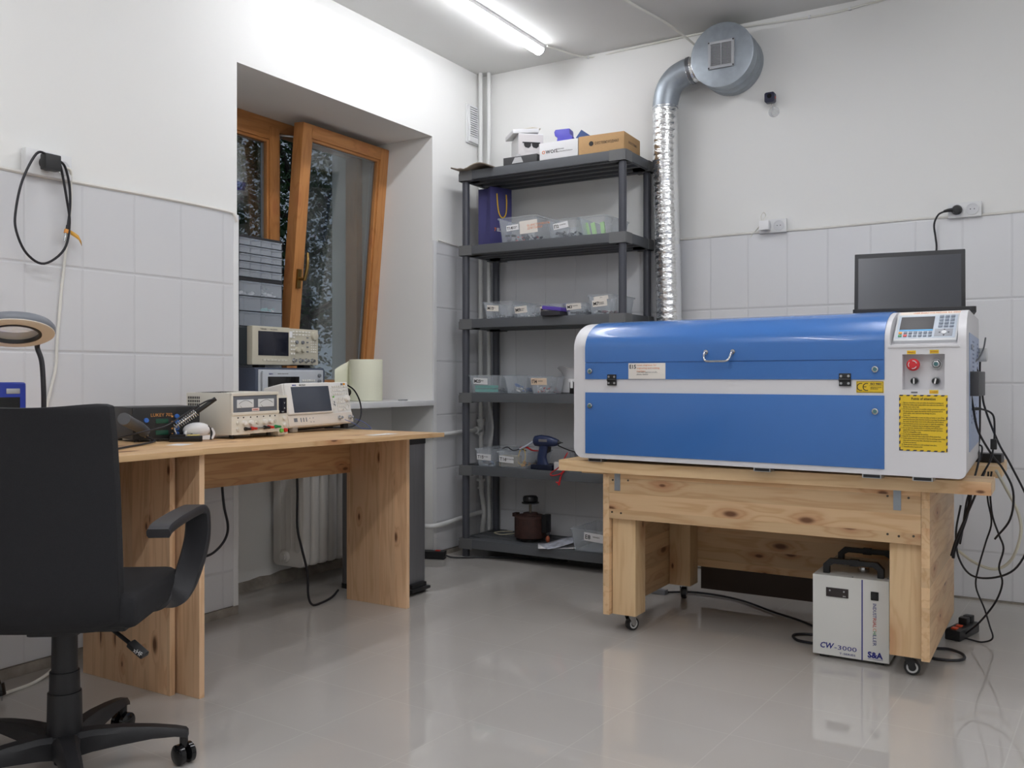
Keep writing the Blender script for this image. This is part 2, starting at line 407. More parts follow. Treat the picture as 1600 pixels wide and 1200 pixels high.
struct('baseboard_back', MB().box(0.014, XR, -0.012, 0, 0, 0.008), SKIRT)
# window board over the radiator niche
tag(MB().box(-0.5, 0.022, YL+0.003, YR-0.003, 0.846, 0.875, 0.004).build('window_sill', SILLW), 'white window board under the wooden tilt window, carrying scopes and a paper roll', 'window sill')['kind'] = 'structure'

# ------------------------------------------------------------------ window
win = bpy.data.objects.new('window_1', None); COL.objects.link(win); win['kind'] = 'structure'; win['label'] = 'orange wooden window with one sash tilted open above the white sill'
win.location = (-0.56, -1.2, 0.875)
def wl(mb, name, m, parent, **k):
    o = mb.build(name, m, parent, **k); o.matrix_parent_inverse = Matrix.Identity(4); return o
# window-local frame: x into room, y along wall, z up from the sill
z1 = 2.34-0.875; ya, yb = YL+1.2+0.001, YR+1.2-0.001
f = MB(); f.box(-0.03, 0.055, ya, yb, z1-0.062, z1-0.001, 0.004); f.box(-0.03, 0.055, ya, yb, 0.001, 0.055, 0.004)
wl(f, 'frame_rail', WINWOODY, win)
f = MB(); f.box(-0.03, 0.055, ya, ya+0.05, 0.056, z1-0.063, 0.004); f.box(-0.03, 0.055, yb-0.05, yb, 0.056, z1-0.063, 0.004)
wl(f, 'frame_jamb', WINWOOD, win)
def sash(name, y0, y1, zb, zt, st=0.068):
    s = MB(); d0, d1 = 0.0, 0.066
    s.box(d0, d1, y0, y0+st, zb, zt, 0.005); s.box(d0, d1, y1-st, y1, zb, zt, 0.005)
    s.box(d0+0.012, d1-0.01, y0+st-0.001, y0+st+0.014, zb+st, zt-st, 0.003); s.box(d0+0.012, d1-0.01, y1-st-0.014, y1-st+0.001, zb+st, zt-st, 0.003)
    o = wl(s, name, WINWOOD, win)
    r = MB(); r.box(d0, d1-0.001, y0+st+0.0005, y1-st-0.0005, zt-st, zt, 0.004); r.box(d0, d1-0.001, y0+st+0.0005, y1-st-0.0005, zb, zb+st, 0.004)
    r.box(d0+0.012, d1-0.011, y0+st, y1-st, zt-st-0.014, zt-st+0.001, 0.003); r.box(d0+0.012, d1-0.011, y0+st, y1-st, zb+st-0.001, zb+st+0.014, 0.003)
    r.build('sash_rail', WINWOODY, o)
    g = MB()
    for x in (0.018, 0.036): g.box(x, x+0.004, y0+st, y1-st, zb+st, zt-st)
    g.build('pane', GLASS, o)
    sp = MB(); e = 0.018
    for q in ((y0+st+0.012, y0+st+e+0.006, zb+st, zt-st), (y1-st-e-0.006, y1-st-0.012, zb+st, zt-st), (y0+st, y1-st, zt-st-e, zt-st-0.012), (y0+st, y1-st, zb+st+0.012, zb+st+e)):
        sp.box(0.023, 0.035, q[0], q[1], q[2], q[3])
    sp.build('spacer_bar', ALU, o)
    return o
sash('fixed_sash', ya+0.045, 0.034, 0.035, z1-0.045)
ts = sash('tilted_sash', 0.0, yb-0.012-0.0, 0.0, 1.405)
ts.location = (0.058, 0.012, 0.034); ts.rotation_euler = (0, R(5.4), 0)
hd = MB(); hd.box(0.066, 0.078, 0.020, 0.050, 0.56, 0.66, 0.006); hd.cyl((0.076, 0.035, 0.61), (0.115, 0.035, 0.61), 0.009)
hd.tube([(0.112, 0.035, 0.605), (0.122, 0.037, 0.65), (0.124, 0.039, 0.70), (0.116, 0.041, 0.745)], [0.010, 0.007], 10)
hd.build('window_handle', BRASS, ts)
mu = MB(); mu.box(-0.028, 0.05, 0.035, 0.052, 0.056, z1-0.063, 0.003); wl(mu, 'mullion', mat('dark_rebate', (70,42,22), 0.5), win)
hw = MB(); hw.tube([(0.045, 0.03, z1-0.075), (0.09, 0.05, z1-0.08), (0.13, 0.09, z1-0.083)], 0.006, 6, 3); hw.box(0.03, 0.06, 0.02, 0.06, z1-0.085, z1-0.07, 0.002)
wl(hw, 'tilt_stay', ALU, win)

# ------------------------------------------------------------------ outside the window: garden trees at dusk
LEAF = [mat('leaf_dark', (38,62,34), 0.6), mat('leaf_mid', (58,84,44), 0.6), mat('leaf_deep', (30,48,30), 0.6)]
BARK = mat('bark', (62,52,44), 0.9, noise=0.3, nscale=30)
struct('ground_outside', MB().box(-14, -0.75, -14, 8, -0.3, -0.1), mat('lawn_soil', (58,66,44), 0.95, noise=0.3, nscale=5))
def tree(x, y, h, r, label, leafmat, seed):
    rg = random.Random(seed)
    t = thing('tree', label, 'tree', (x, y, -0.1), 0, 'garden trees outside the window')
    tk = MB(); tk.tube([(0, 0, 0), (0.05, 0.02, h*0.35), (-0.05, 0.05, h*0.7), (0, 0, h*0.9)], [0.11, 0.03], 8)
    for k in range(7):
        a = rg.uniform(0, 6.28); z = h*rg.uniform(0.3, 0.7)
        tk.tube([(0, 0, z), (math.cos(a)*r*0.4, math.sin(a)*r*0.4, z+0.3), (math.cos(a)*r*0.8, math.sin(a)*r*0.8, z+0.5)], [0.035, 0.01], 6, 3)
    tk.build('trunk', BARK, t)
    b = bmesh.new()
    for k in range(9000):
        while True:
            p = Vector((rg.uniform(-1, 1), rg.uniform(-1, 1), rg.uniform(-1, 1)))
            if 0.35 < p.length < 1.0: break
        lump = 0.8+0.25*math.sin(p.x*6+seed)*math.sin(p.z*7+seed*2)
        c = Vector((p.x*r*lump, p.y*r*lump, h*0.56+p.z*h*0.47*lump))
        s = rg.uniform(0.022, 0.045); q = Euler((rg.uniform(-1, 1), rg.uniform(-1, 1), rg.uniform(0, 6.28))).to_matrix()
        pts = [(-s, 0, 0), (-0.2*s, 0.55*s, 0.1*s), (s, 0, 0), (-0.2*s, -0.55*s, 0.1*s)]
        b.faces.new([b.verts.new(c+q @ Vector(v)) for v in pts])
    mb = MB(); mb.bm.free(); mb.bm = b
    mb.build('crown', leafmat, t, smooth=False)
tree(-2.9, -0.7, 4.2, 1.05, 'dense dark tree seen through the gap beside the tilted sash', LEAF[0], 1)
tree(-3.4, 1.9, 4.8, 1.3, 'mid green tree seen through the tilted window pane', LEAF[1], 2)
tree(-6.2, 0.8, 5.4, 1.9, 'broad dark tree standing further back between the nearer trees', LEAF[0], 4)
tree(-6.4, 4.9, 5.6, 2.0, 'broad deep green tree standing furthest back along the garden', LEAF[2], 5)
tree(-6.6, -3.2, 5.2, 1.9, 'wide tree at the back of the garden behind the fixed pane', LEAF[0], 6)
tree(-3.6, -3.3, 4.4, 1.3, 'deep green tree seen through the fixed window pane', LEAF[2], 3)

# ------------------------------------------------------------------ ceiling lamps
HOUS = mat('white_lamp_housing', (232,232,232), 0.4)
def tube_light(x, y0, y1, label, power=1.0):
    L = y1-y0; glow = mat('lit_tube_%d' % round(power*100), (255,255,255), 0.4, emit=(250,251,255), estr=TUBE_W*power)
    t = thing('ceiling_light', label, 'lamp', (x, (y0+y1)/2, H), 0, 'slim tube lights along the ceiling')
    MB().box(-0.03, 0.03, -L/2, L/2, -0.022, 0, 0.004).build('housing', HOUS, t)
    prof = [(0.030*math.cos(R(a)), -0.022+0.030*math.sin(R(a))) for a in range(180, 361, 20)]
    d = MB(); d.prism(prof, -L/2+0.008, L/2-0.008, 'Y'); d.build('diffuser', glow, t)
    for a, b in ((-L/2, -L/2+0.008), (L/2-0.008, L/2)):
        MB().prism([(p[0]*1.05, p[1]-0.001) for p in prof], a, b, 'Y').build('end_cap', HOUS, t)
tube_light(0.555, -1.95, -0.27, 'lit slim tube light on the ceiling beside the window wall', 0.68)
tube_light(1.30, -4.60, -3.35, 'added unseen fill tube on the ceiling over the end of the desks', 1.15)  # extra tube out of view, added to lift the desk side
tube_light(2.25, -2.30, -1.05, 'lit slim tube light on the ceiling above the blue machine', 1.25)
tube_light(2.45, -4.55, -3.30, 'added unseen fill tube on the ceiling over the middle of the room', 1.15)  # out-of-view tube, added to brighten faces turned towards the camera
tube_light(2.45, -6.20, -4.95, 'added unseen fill tube on the ceiling behind the viewer', 1.15)  # added unseen tube, front fill for the machine and window recess
tube_light(3.80, -3.60, -2.35, 'added unseen fill tube on the ceiling near the opposite wall', 1.15)  # added unseen tube, lights the bench side and bounces off the wall

# ------------------------------------------------------------------ office chair
FABRIC = mat('black_woven_fabric', (27,27,31), 0.85, bump=0.7, bscale=900.0, noise=0.25, nscale=700.0)
CHAIRP = mat('charcoal_chair_plastic', (44,44,48), 0.42, bump=0.15, bscale=500.0)
CHAIRB = mat('black_base_nylon', (30,30,33), 0.5, bump=0.1, bscale=300.0)
ch = thing('office_chair', 'black fabric swivel chair with tall back drawn up to the corner desk', 'chair', (0.85, -3.22, 0), 35.0)
# back shell: closed slab bent round the sitter, rolling forward under the seat
def back_surface(t, s, thick):
    # t 0..1 from the top edge down to the underside; s -1..1 across
    prof = [(-0.262, 0.931), (-0.261, 0.924), (-0.250, 0.86), (-0.238, 0.74), (-0.232, 0.62), (-0.229, 0.54), (-0.224, 0.475), (-0.208, 0.422), (-0.165, 0.396), (-0.09, 0.388)]
    k = t*(len(prof)-1); i = min(int(k), len(prof)-2); f = k-i
    y = prof[i][0]*(1-f)+prof[i+1][0]*f; z = prof[i][1]*(1-f)+prof[i+1][1]*f
    half = 0.184+0.014*math.sin(min(1, t*1.25)*math.pi*0.62)
    if t < 0.08: half -= 0.012*(1-t/0.08)
    if t > 0.85: half -= 0.014*((t-0.85)/0.15)**2
    dy = 0.045*abs(s)**2.4*(1-0.6*max(0, (t-0.6)/0.4)); dz = (0.024*(abs(s)**6))*max(0, (t-0.7)/0.3) + 0.013*(abs(s)**2)*max(0, 1-t/0.3) - 0.006*(abs(s)**10)*max(0, 1-t/0.1)
    if t < 0.72: n = (0, 1, 0)
    else:
        a = min(1, (t-0.72)/0.22)*1.35; n = (0, math.cos(a), math.sin(a))
    return Vector((s*half, y+dy+n[1]*thick, z+dz+n[2]*thick))
NT, NS = 30, 18
out = [[back_surface(i/NT, -1+2*j/NS, 0) for j in range(NS+1)] for i in range(NT+1)]
inn = [[back_surface(i/NT, (-1+2*j/NS)*0.985, 0.045) for j in range(NS+1)] for i in range(NT+1)]
t = bmesh.new()
VO = [[t.verts.new(p) for p in r] for r in out]; VI = [[t.verts.new(p) for p in r] for r in inn]
for i in range(NT):
    for j in range(NS):
        t.faces.new((VO[i][j], VO[i][j+1], VO[i+1][j+1], VO[i+1][j])); t.faces.new((VI[i][j+1], VI[i][j], VI[i+1][j], VI[i+1][j+1]))
def rim(A, B):
    # rounded edge between outer and inner skin
    for a, b, c, d in zip(A, A[1:], B, B[1:]): t.faces.new((a, b, d, c))
rim([r[0] for r in VO], [r[0] for r in VI]); rim([r[-1] for r in VO], [r[-1] for r in VI]); rim(VO[0], VI[0]); rim(VO[-1], VI[-1])
bmesh.ops.recalc_face_normals(t, faces=t.faces)
bmesh.ops.bevel(t, geom=[e for e in t.edges if e.calc_face_angle(0) > R(50)], offset=0.012, segments=3, affect='EDGES', profile=0.5, clamp_overlap=True)
MB()._merge(t).build('backrest', FABRIC, ch, angle=60)
st = MB(); st.box(-0.232, 0.232, -0.175, 0.255, 0.405, 0.485, 0.034, seg=4)
for v in st.bm.verts:
    v.co.z += 0.012*(1-(v.co.x/0.23)**2)-0.035*max(0, (v.co.y-0.16)/0.1)**2; v.co.x *= 1-0.10*max(0, (v.co.y-0.1)/0.155)
st.build('seat', FABRIC, ch, angle=60)
pn = MB(); pn.box(-0.19, 0.19, -0.12, 0.20, 0.388, 0.406, 0.006); pn.box(-0.06, 0.06, -0.08, 0.10, 0.366, 0.389, 0.01); pn.build('seat_pan', CHAIRB, ch)
def armrest(sx):
    pts = [(0.258, -0.085, 0.618), (0.258, -0.05, 0.628), (0.258, 0.06, 0.634), (0.258, 0.19, 0.635), (0.261, 0.230, 0.632), (0.263, 0.244, 0.612), (0.262, 0.240, 0.55), (0.252, 0.222, 0.49), (0.238, 0.198, 0.435), (0.222, 0.178, 0.405), (0.195, 0.160, 0.388), (0.15, 0.145, 0.383), (0.09, 0.13, 0.381)]
    P = spline([Vector(p) for p in pts], 5); n = len(P); secs = []
    for i, p in enumerate(P):
        d = (P[min(n-1, i+1)]-P[max(0, i-1)]).normalized()
        f = i/(n-1)
        wv = Vector((1, 0, 0)).lerp(Vector((0.25, 1, 0)), min(1, max(0, (f-0.62)/0.25))); wv = (wv-d*wv.dot(d)).normalized()
        nv = d.cross(wv)
        hw = 0.029 if f < 0.3 else 0.029+0.006*math.sin(min(1, (f-0.3)/0.5)*math.pi)
        th = 0.012
        secs.append([p+wv*(hw*a)+nv*(th*b) for a, b in ((-1, -0.45), (-0.86, -1), (0.86, -1), (1, -0.45), (1, 0.45), (0.86, 1), (-0.86, 1), (-1, 0.45))])
    if sx < 0: secs = [[Vector((-v.x, v.y, v.z)) for v in s] for s in secs]
    MB().loft(secs).build('armrest', CHAIRP, ch, angle=50)
armrest(1); armrest(-1)
co = MB(); co.cyl((0, 0, 0.255), (0, 0, 0.36), 0.031, 0.030, 24); co.cyl((0, 0, 0.205), (0, 0, 0.262), 0.036, 0.0355, 24, bevel=0.003); co.cyl((0, 0, 0.098), (0, 0, 0.210), 0.042, 0.040, 24, bevel=0.003)
co.build('gas_lift_column', CHAIRB, ch)
ba = MB()
ba.cyl((0, 0, 0.052), (0, 0, 0.108), 0.052, 0.046, 24, bevel=0.006)
ba.cyl((0, 0, 0.03), (0, 0, 0.054), 0.025, 0.025, 16)
for k in range(5):
    a = R(9+72*k); c, s = math.cos(a), math.sin(a); secs = []
    for q, hw, zt, zb in ((0.03, 0.034, 0.108, 0.052), (0.07, 0.027, 0.112, 0.060), (0.14, 0.024, 0.112, 0.070), (0.21, 0.022, 0.106, 0.078), (0.265, 0.020, 0.098, 0.078), (0.290, 0.018, 0.092, 0.074), (0.296, 0.015, 0.086, 0.070)):
        secs.append([Vector((q*c-v*s, q*s+v*c, z)) for v, z in ((-hw, zb), (-hw, zt-0.012), (-hw*0.6, zt), (hw*0.6, zt), (hw, zt-0.012), (hw, zb))])
    ba.loft(secs)
ba.build('star_base', CHAIRB, ch)
for k in range(5):
    a = R(9+72*k); c, s = math.cos(a), math.sin(a); cx, cy = 0.285*c, 0.285*s
    w1 = MB(); w1.cyl((cx, cy, 0.045), (cx, cy, 0.085), 0.011, 0.011, 12)
    dr = Vector((-s, c, 0)).lerp(Vector((c, s, 0)), 0.55 if k == 0 else 0.2*k).normalized(); ox = Vector((cx, cy, 0.0265))
    q = dr.to_track_quat('Z', 'Y').to_matrix().to_4x4()
    for sg in (-1, 1):
        prof = [(0.0, 0.004), (0.016, 0.004), (0.0262, 0.008), (0.0262, 0.020), (0.021, 0.024), (0.0, 0.026)]
        w1.lathe([(r, z*sg) for r, z in prof], 20, Matrix.Translation(ox) @ q)
    w1.build('caster', BLACKG, ch)
lv = MB(); lv.tube([(0.09, 0.02, 0.372), (0.13, 0.0, 0.352), (0.170, -0.02, 0.330)], 0.0052, 8, 3); lv.build('tilt_lever', BLACK, ch)
pm = Matrix.Translation((0.190, -0.030, 0.320)) @ Euler((R(12), R(32), R(-22))).to_matrix().to_4x4()
pd = MB(); pd.box(-0.027, 0.027, -0.013, 0.013, -0.007, 0.007, 0.006, M=pm, seg=3); pl_ = pd.build('lever_paddle', BLACK, ch)
o = letters(pl_, 'xHF', 0.016, (0.182, -0.0425, 0.318), INKW, rot=(80, 25, -22), name='lettering')

# ------------------------------------------------------------------ desks
PINE_TOP = wood('pine_desk_top', 'Y', 'X', 0.13, light=(224,188,142), dark=(192,146,100), kscale=3.4, kr=0.07, seed=1.7, rough=0.4)
PINE_LEG = wood('pine_leg_panel', 'Z', 'X', 0.085, light=(230,194,156), dark=(198,154,114), kscale=7.0, kr=0.115, seed=4.1)
PINE_BEAM = wood('pine_beam', 'Y', 'Z', 0.075, light=(210,168,122), dark=(172,122,80), kscale=4.6, kr=0.10, seed=7.3)
PINE_EDGE = wood('pine_edge', 'Y', None, light=(224,188,142), dark=(190,146,100), kscale=3.0, kr=0.03, seed=2.2)
def desk_z(y): return 0.780 - 0.0124*(y+2.70)
TILT = math.atan(0.0124)
d2 = thing('pine_desk', 'pine board desk by the window carrying the test instruments', 'desk', (0, 0, 0))
Mt = Matrix.Translation((0, -2.70, 0.780)) @ Euler((-TILT, 0, 0)).to_matrix().to_4x4()
MB().box(0.014, 0.732, 0.002, 1.290, -0.018, 0, 0.002, M=Mt).build('desktop', PINE_TOP, d2)
def leg(y0, y1, x0, x1, parent):
    MB().prism([(y0, 0), (y1, 0), (y1, desk_z(y1)-0.0192), (y0, desk_z(y0)-0.0192)], x0, x1, 'X', 0.0012).build('leg', PINE_LEG, parent)
leg(-2.682, -2.662, 0.26, 0.706, d2)
leg(-1.468, -1.448, 0.232, 0.573, d2)
MB().prism([(-2.661, 0.588), (-1.469, 0.573), (-1.469, desk_z(-1.469)-0.0192), (-2.661, desk_z(-2.661)-0.0192)], 0.234, 0.253, 'X', 0.001).build('beam', PINE_BEAM, d2)
d1 = thing('pine_desk', 'pine corner desk in front of the black chair, under the magnifier lamp', 'desk', (0, 0, 0))
MB().box(0.014, 0.745, -4.15, -2.7005, 0.762, 0.780, 0.002).build('desktop', PINE_TOP, d1)
for y in (-2.704, -4.10):
    MB().box(0.160, 0.606, y-0.009, y+0.011, 0, 0.7612, 0.0012).build('leg', PINE_LEG, d1)
MB().box(0.188, 0.207, -4.08, -2.72, 0.58, 0.7612, 0.001).build('beam', PINE_BEAM, d1)
tag(MB().box(0.0, 0.06, -0.035, 0.035, 0, 0.0004).build('paper_slip', PAPERW), 'small white paper slip lying on the desk edge before the black stand', 'paper')
po = bpy.data.objects['paper_slip']; po.location = (0.49, -2.615, desk_z(-2.615)+0.0004); po.rotation_euler = (0, 0, R(20))
p2_ = tag(MB().box(0.0, 0.05, -0.085, 0.085, 0, 0.0004).build('paper_slip', PAPERW), 'white paper strip lying near the end of the instrument desk', 'paper')
p2_.location = (0.60, -1.70, desk_z(-1.70)+0.0006); p2_.rotation_euler = (-TILT, 0, R(4))

# ------------------------------------------------------------------ instruments (front faces -Y in their own frame, turned to face the room)
IVORY = mat('ivory_instrument', (226,222,210), 0.45); IVORYD = mat('ivory_shade_plastic', (208,204,192), 0.5)
BEIGE = mat('beige_scope', (196,191,174), 0.5); SILVER = mat('silver_scope', (192,196,202), 0.4); NAVYB = mat('slate_bumper', (72,80,98), 0.6)
LCDD = mat('dark_lcd', (30,32,44), 0.12); LCDG = mat('grey_lcd', (70,76,88), 0.15); LCDB = mat('black_lcd', (22,20,20), 0.12)
PANELG = mat('grey_meter_panel', (104,109,118), 0.45); METERF = mat('meter_face', (222,226,228), 0.3)
KEYW = mat('pale_key', (232,230,224), 0.5); KEYG = mat('grey_key', (120,124,130), 0.5); KEYO = mat('orange_key', (238,160,40), 0.5); KEYGR = mat('green_key', (110,190,80), 0.5)
REDP = mat('red_plastic', (200,48,40), 0.4); GREENP = mat('green_plastic', (40,140,84), 0.4); BLUEP = mat('blue_plastic', (60,110,190), 0.4)
def keys(mb, x0, z0, nx, nz, dx, dz, w, h, y, d=0.003):
    for i in range(nx):
        for j in range(nz): mb.box(x0+i*dx, x0+i*dx+w, y-d, y, z0+j*dz, z0+j*dz+h, min(w, h)*0.15)
    return mb
def knob(mb, x, z, r, y, d=0.012, n=20):
    mb.cyl((x, y, z), (x, y-d, z), r, r*0.86, n, bevel=r*0.1); return mb

# linear power supply with two meters
PS = thing('bench_power_supply', 'ivory bench power supply with two dial meters and a grilled side', 'power supply', (0.42, -2.299, desk_z(-2.299)+0.001), 90)
PS.rotation_euler = (0, -TILT, R(90)); W, D, Hh = 0.232, 0.245, 0.168; zb = 0.014
c = MB(); c.box(0, W, 0.006, D, zb, Hh, 0.004); c.box(0.0, W, 0.0, 0.01, zb, zb+0.072, 0.003); c.box(0.0, W, -0.004, 0.01, zb+0.071, zb+0.082, 0.003); c.box(0.0, W, -0.002, 0.012, Hh-0.012, Hh, 0.003)
c.box(0.0, 0.008, -0.001, 0.012, zb+0.08, Hh, 0.002); c.box(W-0.008, W, -0.001, 0.012, zb+0.08, Hh, 0.002)
cs = c.build('case', IVORY, PS)
g = MB()
for i in range(7):
    for j in range(4): g.box(-0.0006, 0.002, D-0.075+i*0.0098, D-0.075+i*0.0098+0.006, Hh-0.062+j*0.0128, Hh-0.062+j*0.0128+0.0092)
for i in range(9): g.box(0.006, 0.010+0.008, 0.045+i*0.014, 0.045+i*0.014+0.008, Hh-0.002, Hh+0.0006)
for i in range(9): g.box(0.020, 0.15, 0.10+i*0.014, 0.10+i*0.014+0.005, Hh-0.002, Hh+0.0005)
g.build('vent_grille', BLACK, cs)
mp_ = MB(); mp_.box(0.008, W-0.008, 0.001, 0.010, zb+0.082, Hh-0.012, 0.001); mpo = mp_.build('meter_panel', PANELG, PS)
for k, x in enumerate((0.026, 0.128)):
    f = MB(); f.box(x, x+0.080, -0.001, 0.004, zb+0.098, Hh-0.026, 0.002); fo = f.build('meter', METERF, PS)
    a = MB(); a.tube([(x+0.008+0.064*i/8, -0.0014, zb+0.113+0.012*math.sin(math.pi*i/8)) for i in range(9)], 0.0007, 5, 2); a.tube([(x+0.014, -0.0014, zb+0.106), (x+0.022, -0.0014, zb+0.099)], 0.0005, 4, 0)
    a.build('scale_mark', INK, fo)
letters(mpo, 'DC', 0.010, (0.030, 0.0004, zb+0.086), INKGREY)
stk = MB(); stk.box(0.098, 0.134, 0.0, 0.0012, zb+0.084, zb+0.095, 0.0005); so = stk.build('warning_sticker', mat('pink_sticker', (236,214,208), 0.6), PS); letters(so, 'WARNING', 0.0055, (0.1015, -0.0004, zb+0.0875), INKRED)
for k, x in enumerate((0.030, 0.056, 0.090, 0.122, 0.154, 0.186, 0.212)):
    MB().cyl((x, 0.001, zb+0.062), (x, -0.0015, zb+0.062), 0.0026, n=12).build('indicator', BLACK, PS)
for k, x in enumerate((0.056, 0.090, 0.156, 0.186)):
    knob(MB(), x, zb+0.042, 0.0095, 0.001, 0.013).build('knob', KEYW, PS)
for x in (0.028, 0.122, 0.212):
    knob(MB(), x, zb+0.042, 0.007, 0.001, 0.005).build('button', IVORYD, PS)
knob(MB(), 0.028, zb+0.020, 0.008, 0.001, 0.005).build('button', IVORYD, PS)
for x, mm in ((0.064, BLACK), (0.094, REDP), (0.158, BLACK), (0.178, REDP), (0.214, GREENP)):
    p = MB(); p.cyl((x, 0.001, zb+0.020), (x, -0.012, zb+0.020), 0.0075, 0.006, 14, bevel=0.001); p.cyl((x, -0.012, zb+0.020), (x+0.003, -0.026, zb+0.020), 0.0052, 0.0045, 12); p.build('binding_post', mm, PS)
MB().box(0.07, 0.172, -0.006, -0.001, zb+0.017, zb+0.023, 0.001).build('shorting_bar', ALU, PS)
for x in (0.025, W-0.025):
    for y in (0.03, D-0.03): MB().cyl((x, y, 0), (x, y, zb+0.001), 0.009, n=14).build('rubber_foot', BLACK, PS)

# slim switching supply beside it
SS = thing('slim_power_supply', 'slim white power supply with dark display, squeezed beside the two-meter supply', 'power supply', (0.405, -2.056, desk_z(-2.056)+0.001), 90)
SS.rotation_euler = (0, -TILT, R(90)); W, D, Hh = 0.052, 0.17, 0.158
c = MB(); c.box(0, W, 0, D, 0.006, Hh, 0.004); c.box(0.006, W-0.006, 0.01, D-0.01, 0, 0.008); c.build('case', IVORY, SS)
f = MB(); f.box(0.004, W-0.007, -0.002, 0.002, 0.088, Hh-0.010, 0.001); fo = f.build('display', LCDD, SS); letters(fo, 'V', 0.009, (0.030, -0.0022, 0.125), INKW); letters(fo, 'A', 0.009, (0.030, -0.0022, 0.105), INKW); letters(fo, 'OUT', 0.006, (0.018, -0.0022, 0.092), INKW)
for z in (0.070, 0.044): knob(MB(), 0.030, z, 0.008, 0.001, 0.009).build('knob', KEYW, SS)
for x, mm in ((0.014, KEYGR), (0.036, REDP)): knob(MB(), x, 0.022, 0.0085, 0.001, 0.010).build('terminal', mm, SS)

# spectrum analyser leaning back on its feet
SA = thing('spectrum_analyser', 'white spectrum analyser with wide grey screen, leaning back on its feet', 'analyser', (0.26, -1.856, desk_z(-1.856)+0.001), 90)
W, D, Hh = 0.404, 0.115, 0.188
SA.rotation_euler = (0, -TILT, R(90))
tilt = Matrix.Translation((0, 0, 0.021)) @ Euler((R(-11), 0, 0)).to_matrix().to_4x4()
def SAb(mb, name, m, parent=SA, **k):
    bmesh.ops.transform(mb.bm, matrix=tilt, verts=mb.bm.verts); return mb.build(name, m, parent, **k)
c = MB(); c.box(0, W, 0.0, D, 0, Hh, 0.010, seg=3); c.box(0.004, W*0.68, -0.010, 0.02, 0.052, Hh-0.001, 0.009, seg=3)
SAb(c, 'case', mat('white_instrument', (230,229,226), 0.4))
b_ = MB(); b_.box(0.003, W-0.003, -0.003, 0.02, 0.005, 0.050, 0.004); SAb(b_, 'lower_panel', mat('warm_white_panel', (226,218,208), 0.45))
s_ = MB(); s_.box(0.036, 0.262, -0.0116, 0.0, 0.060, 0.170, 0.001); SAb(s_, 'screen', LCDG)
kp = MB(); kp.use(0); keys(kp, 0.295, 0.130, 7, 3, 0.0148, 0.0165, 0.011, 0.009, -0.0005); keys(kp, 0.312, 0.058, 4, 4, 0.0122, 0.0165, 0.0095, 0.011, -0.0005); keys(kp, 0.274, 0.060, 1, 7, 0.01, 0.0155, 0.008, 0.008, -0.0115, 0.002)
SAb(kp, 'keypad', KEYW)
ky = MB(); keys(ky, 0.370, 0.173, 1, 1, 1, 1, 0.011, 0.009, -0.0005); SAb(ky, 'power_key', KEYO)
ky = MB(); keys(ky, 0.290, 0.118, 1, 1, 1, 1, 0.009, 0.008, -0.0005); SAb(ky, 'start_key', KEYGR)
ky = MB(); keys(ky, 0.290, 0.080, 1, 1, 1, 1, 0.009, 0.009, -0.0005); SAb(ky, 'grey_key', KEYG)
ky = MB(); keys(ky, 0.290, 0.093, 1, 1, 1, 1, 0.009, 0.009, -0.0005); SAb(ky, 'grey_key', KEYG)
ky = MB(); keys(ky, 0.355, 0.173, 1, 1, 1, 1, 0.01, 0.009, -0.0005); SAb(ky, 'grey_key', KEYG)
kn_ = MB(); knob(kn_, 0.378, 0.112, 0.0155, 0.0, 0.014, 24); SAb(kn_, 'dial', KEYW)
ar = MB(); ar.lathe([(0.009, 0), (0.009, 0.002), (0.0165, 0.002), (0.0165, 0)], 20, Matrix.Translation((0.376, -0.0005, 0.076)) @ Euler((R(90), 0, 0)).to_matrix().to_4x4()); SAb(ar, 'arrow_pad', KEYW)
for x in (0.310, 0.378):
    q = MB(); q.cyl((x, -0.003, 0.026), (x, -0.008, 0.026), 0.010, n=18, bevel=0.001); q.cyl((x, -0.008, 0.026), (x, -0.024, 0.026), 0.006, n=14); SAb(q, 'connector', STEEL)
pt = MB()
for x in (0.072, 0.088, 0.104): pt.box(x, x+0.006, -0.0036, 0, 0.020, 0.038)
for x, z in ((0.128, 0.034), (0.148, 0.034), (0.132, 0.018), (0.15, 0.018)): pt.cyl((x, 0, z), (x, -0.0036, z), 0.0024, n=10)
pt.box(0.034, 0.054, -0.0036, 0, 0.022, 0.038); SAb(pt, 'port', KEYG)
o = letters(SA, 'SPECTRUM', 0.008, (0.085, -0.0105, Hh-0.014), INK); o.data.transform(tilt)
o = letters(SA, 'RIGOL', 0.008, (0.045, -0.0105, Hh-0.014), INKBLUE, bold=0.0003); o.data.transform(tilt)
for x in (0.03, W-0.06):
    q = MB(); q.box(x, x+0.03, 0.006, 0.028, 0, 0.026, 0.003); q.build('foot', BLACK if x > 0.1 else ALU, SA)
MB().box(0.05, W-0.05, 0.078, 0.096, 0, 0.024, 0.003).build('stand_bar', BLACK, SA)
# blue patch lead looped between its sockets
tag(MB().tube([(0.288, -1.545, 0.815), (0.315, -1.520, 0.80), (0.345, -1.500, 0.777), (0.36, -1.465, 0.772), (0.345, -1.435, 0.775), (0.315, -1.447, 0.80), (0.288, -1.475, 0.815)], 0.0014, 6, 6).build('patch_lead', mat('blue_wire', (70,90,160), 0.5)), 'thin blue patch lead looped under the analyser sockets', 'cable')

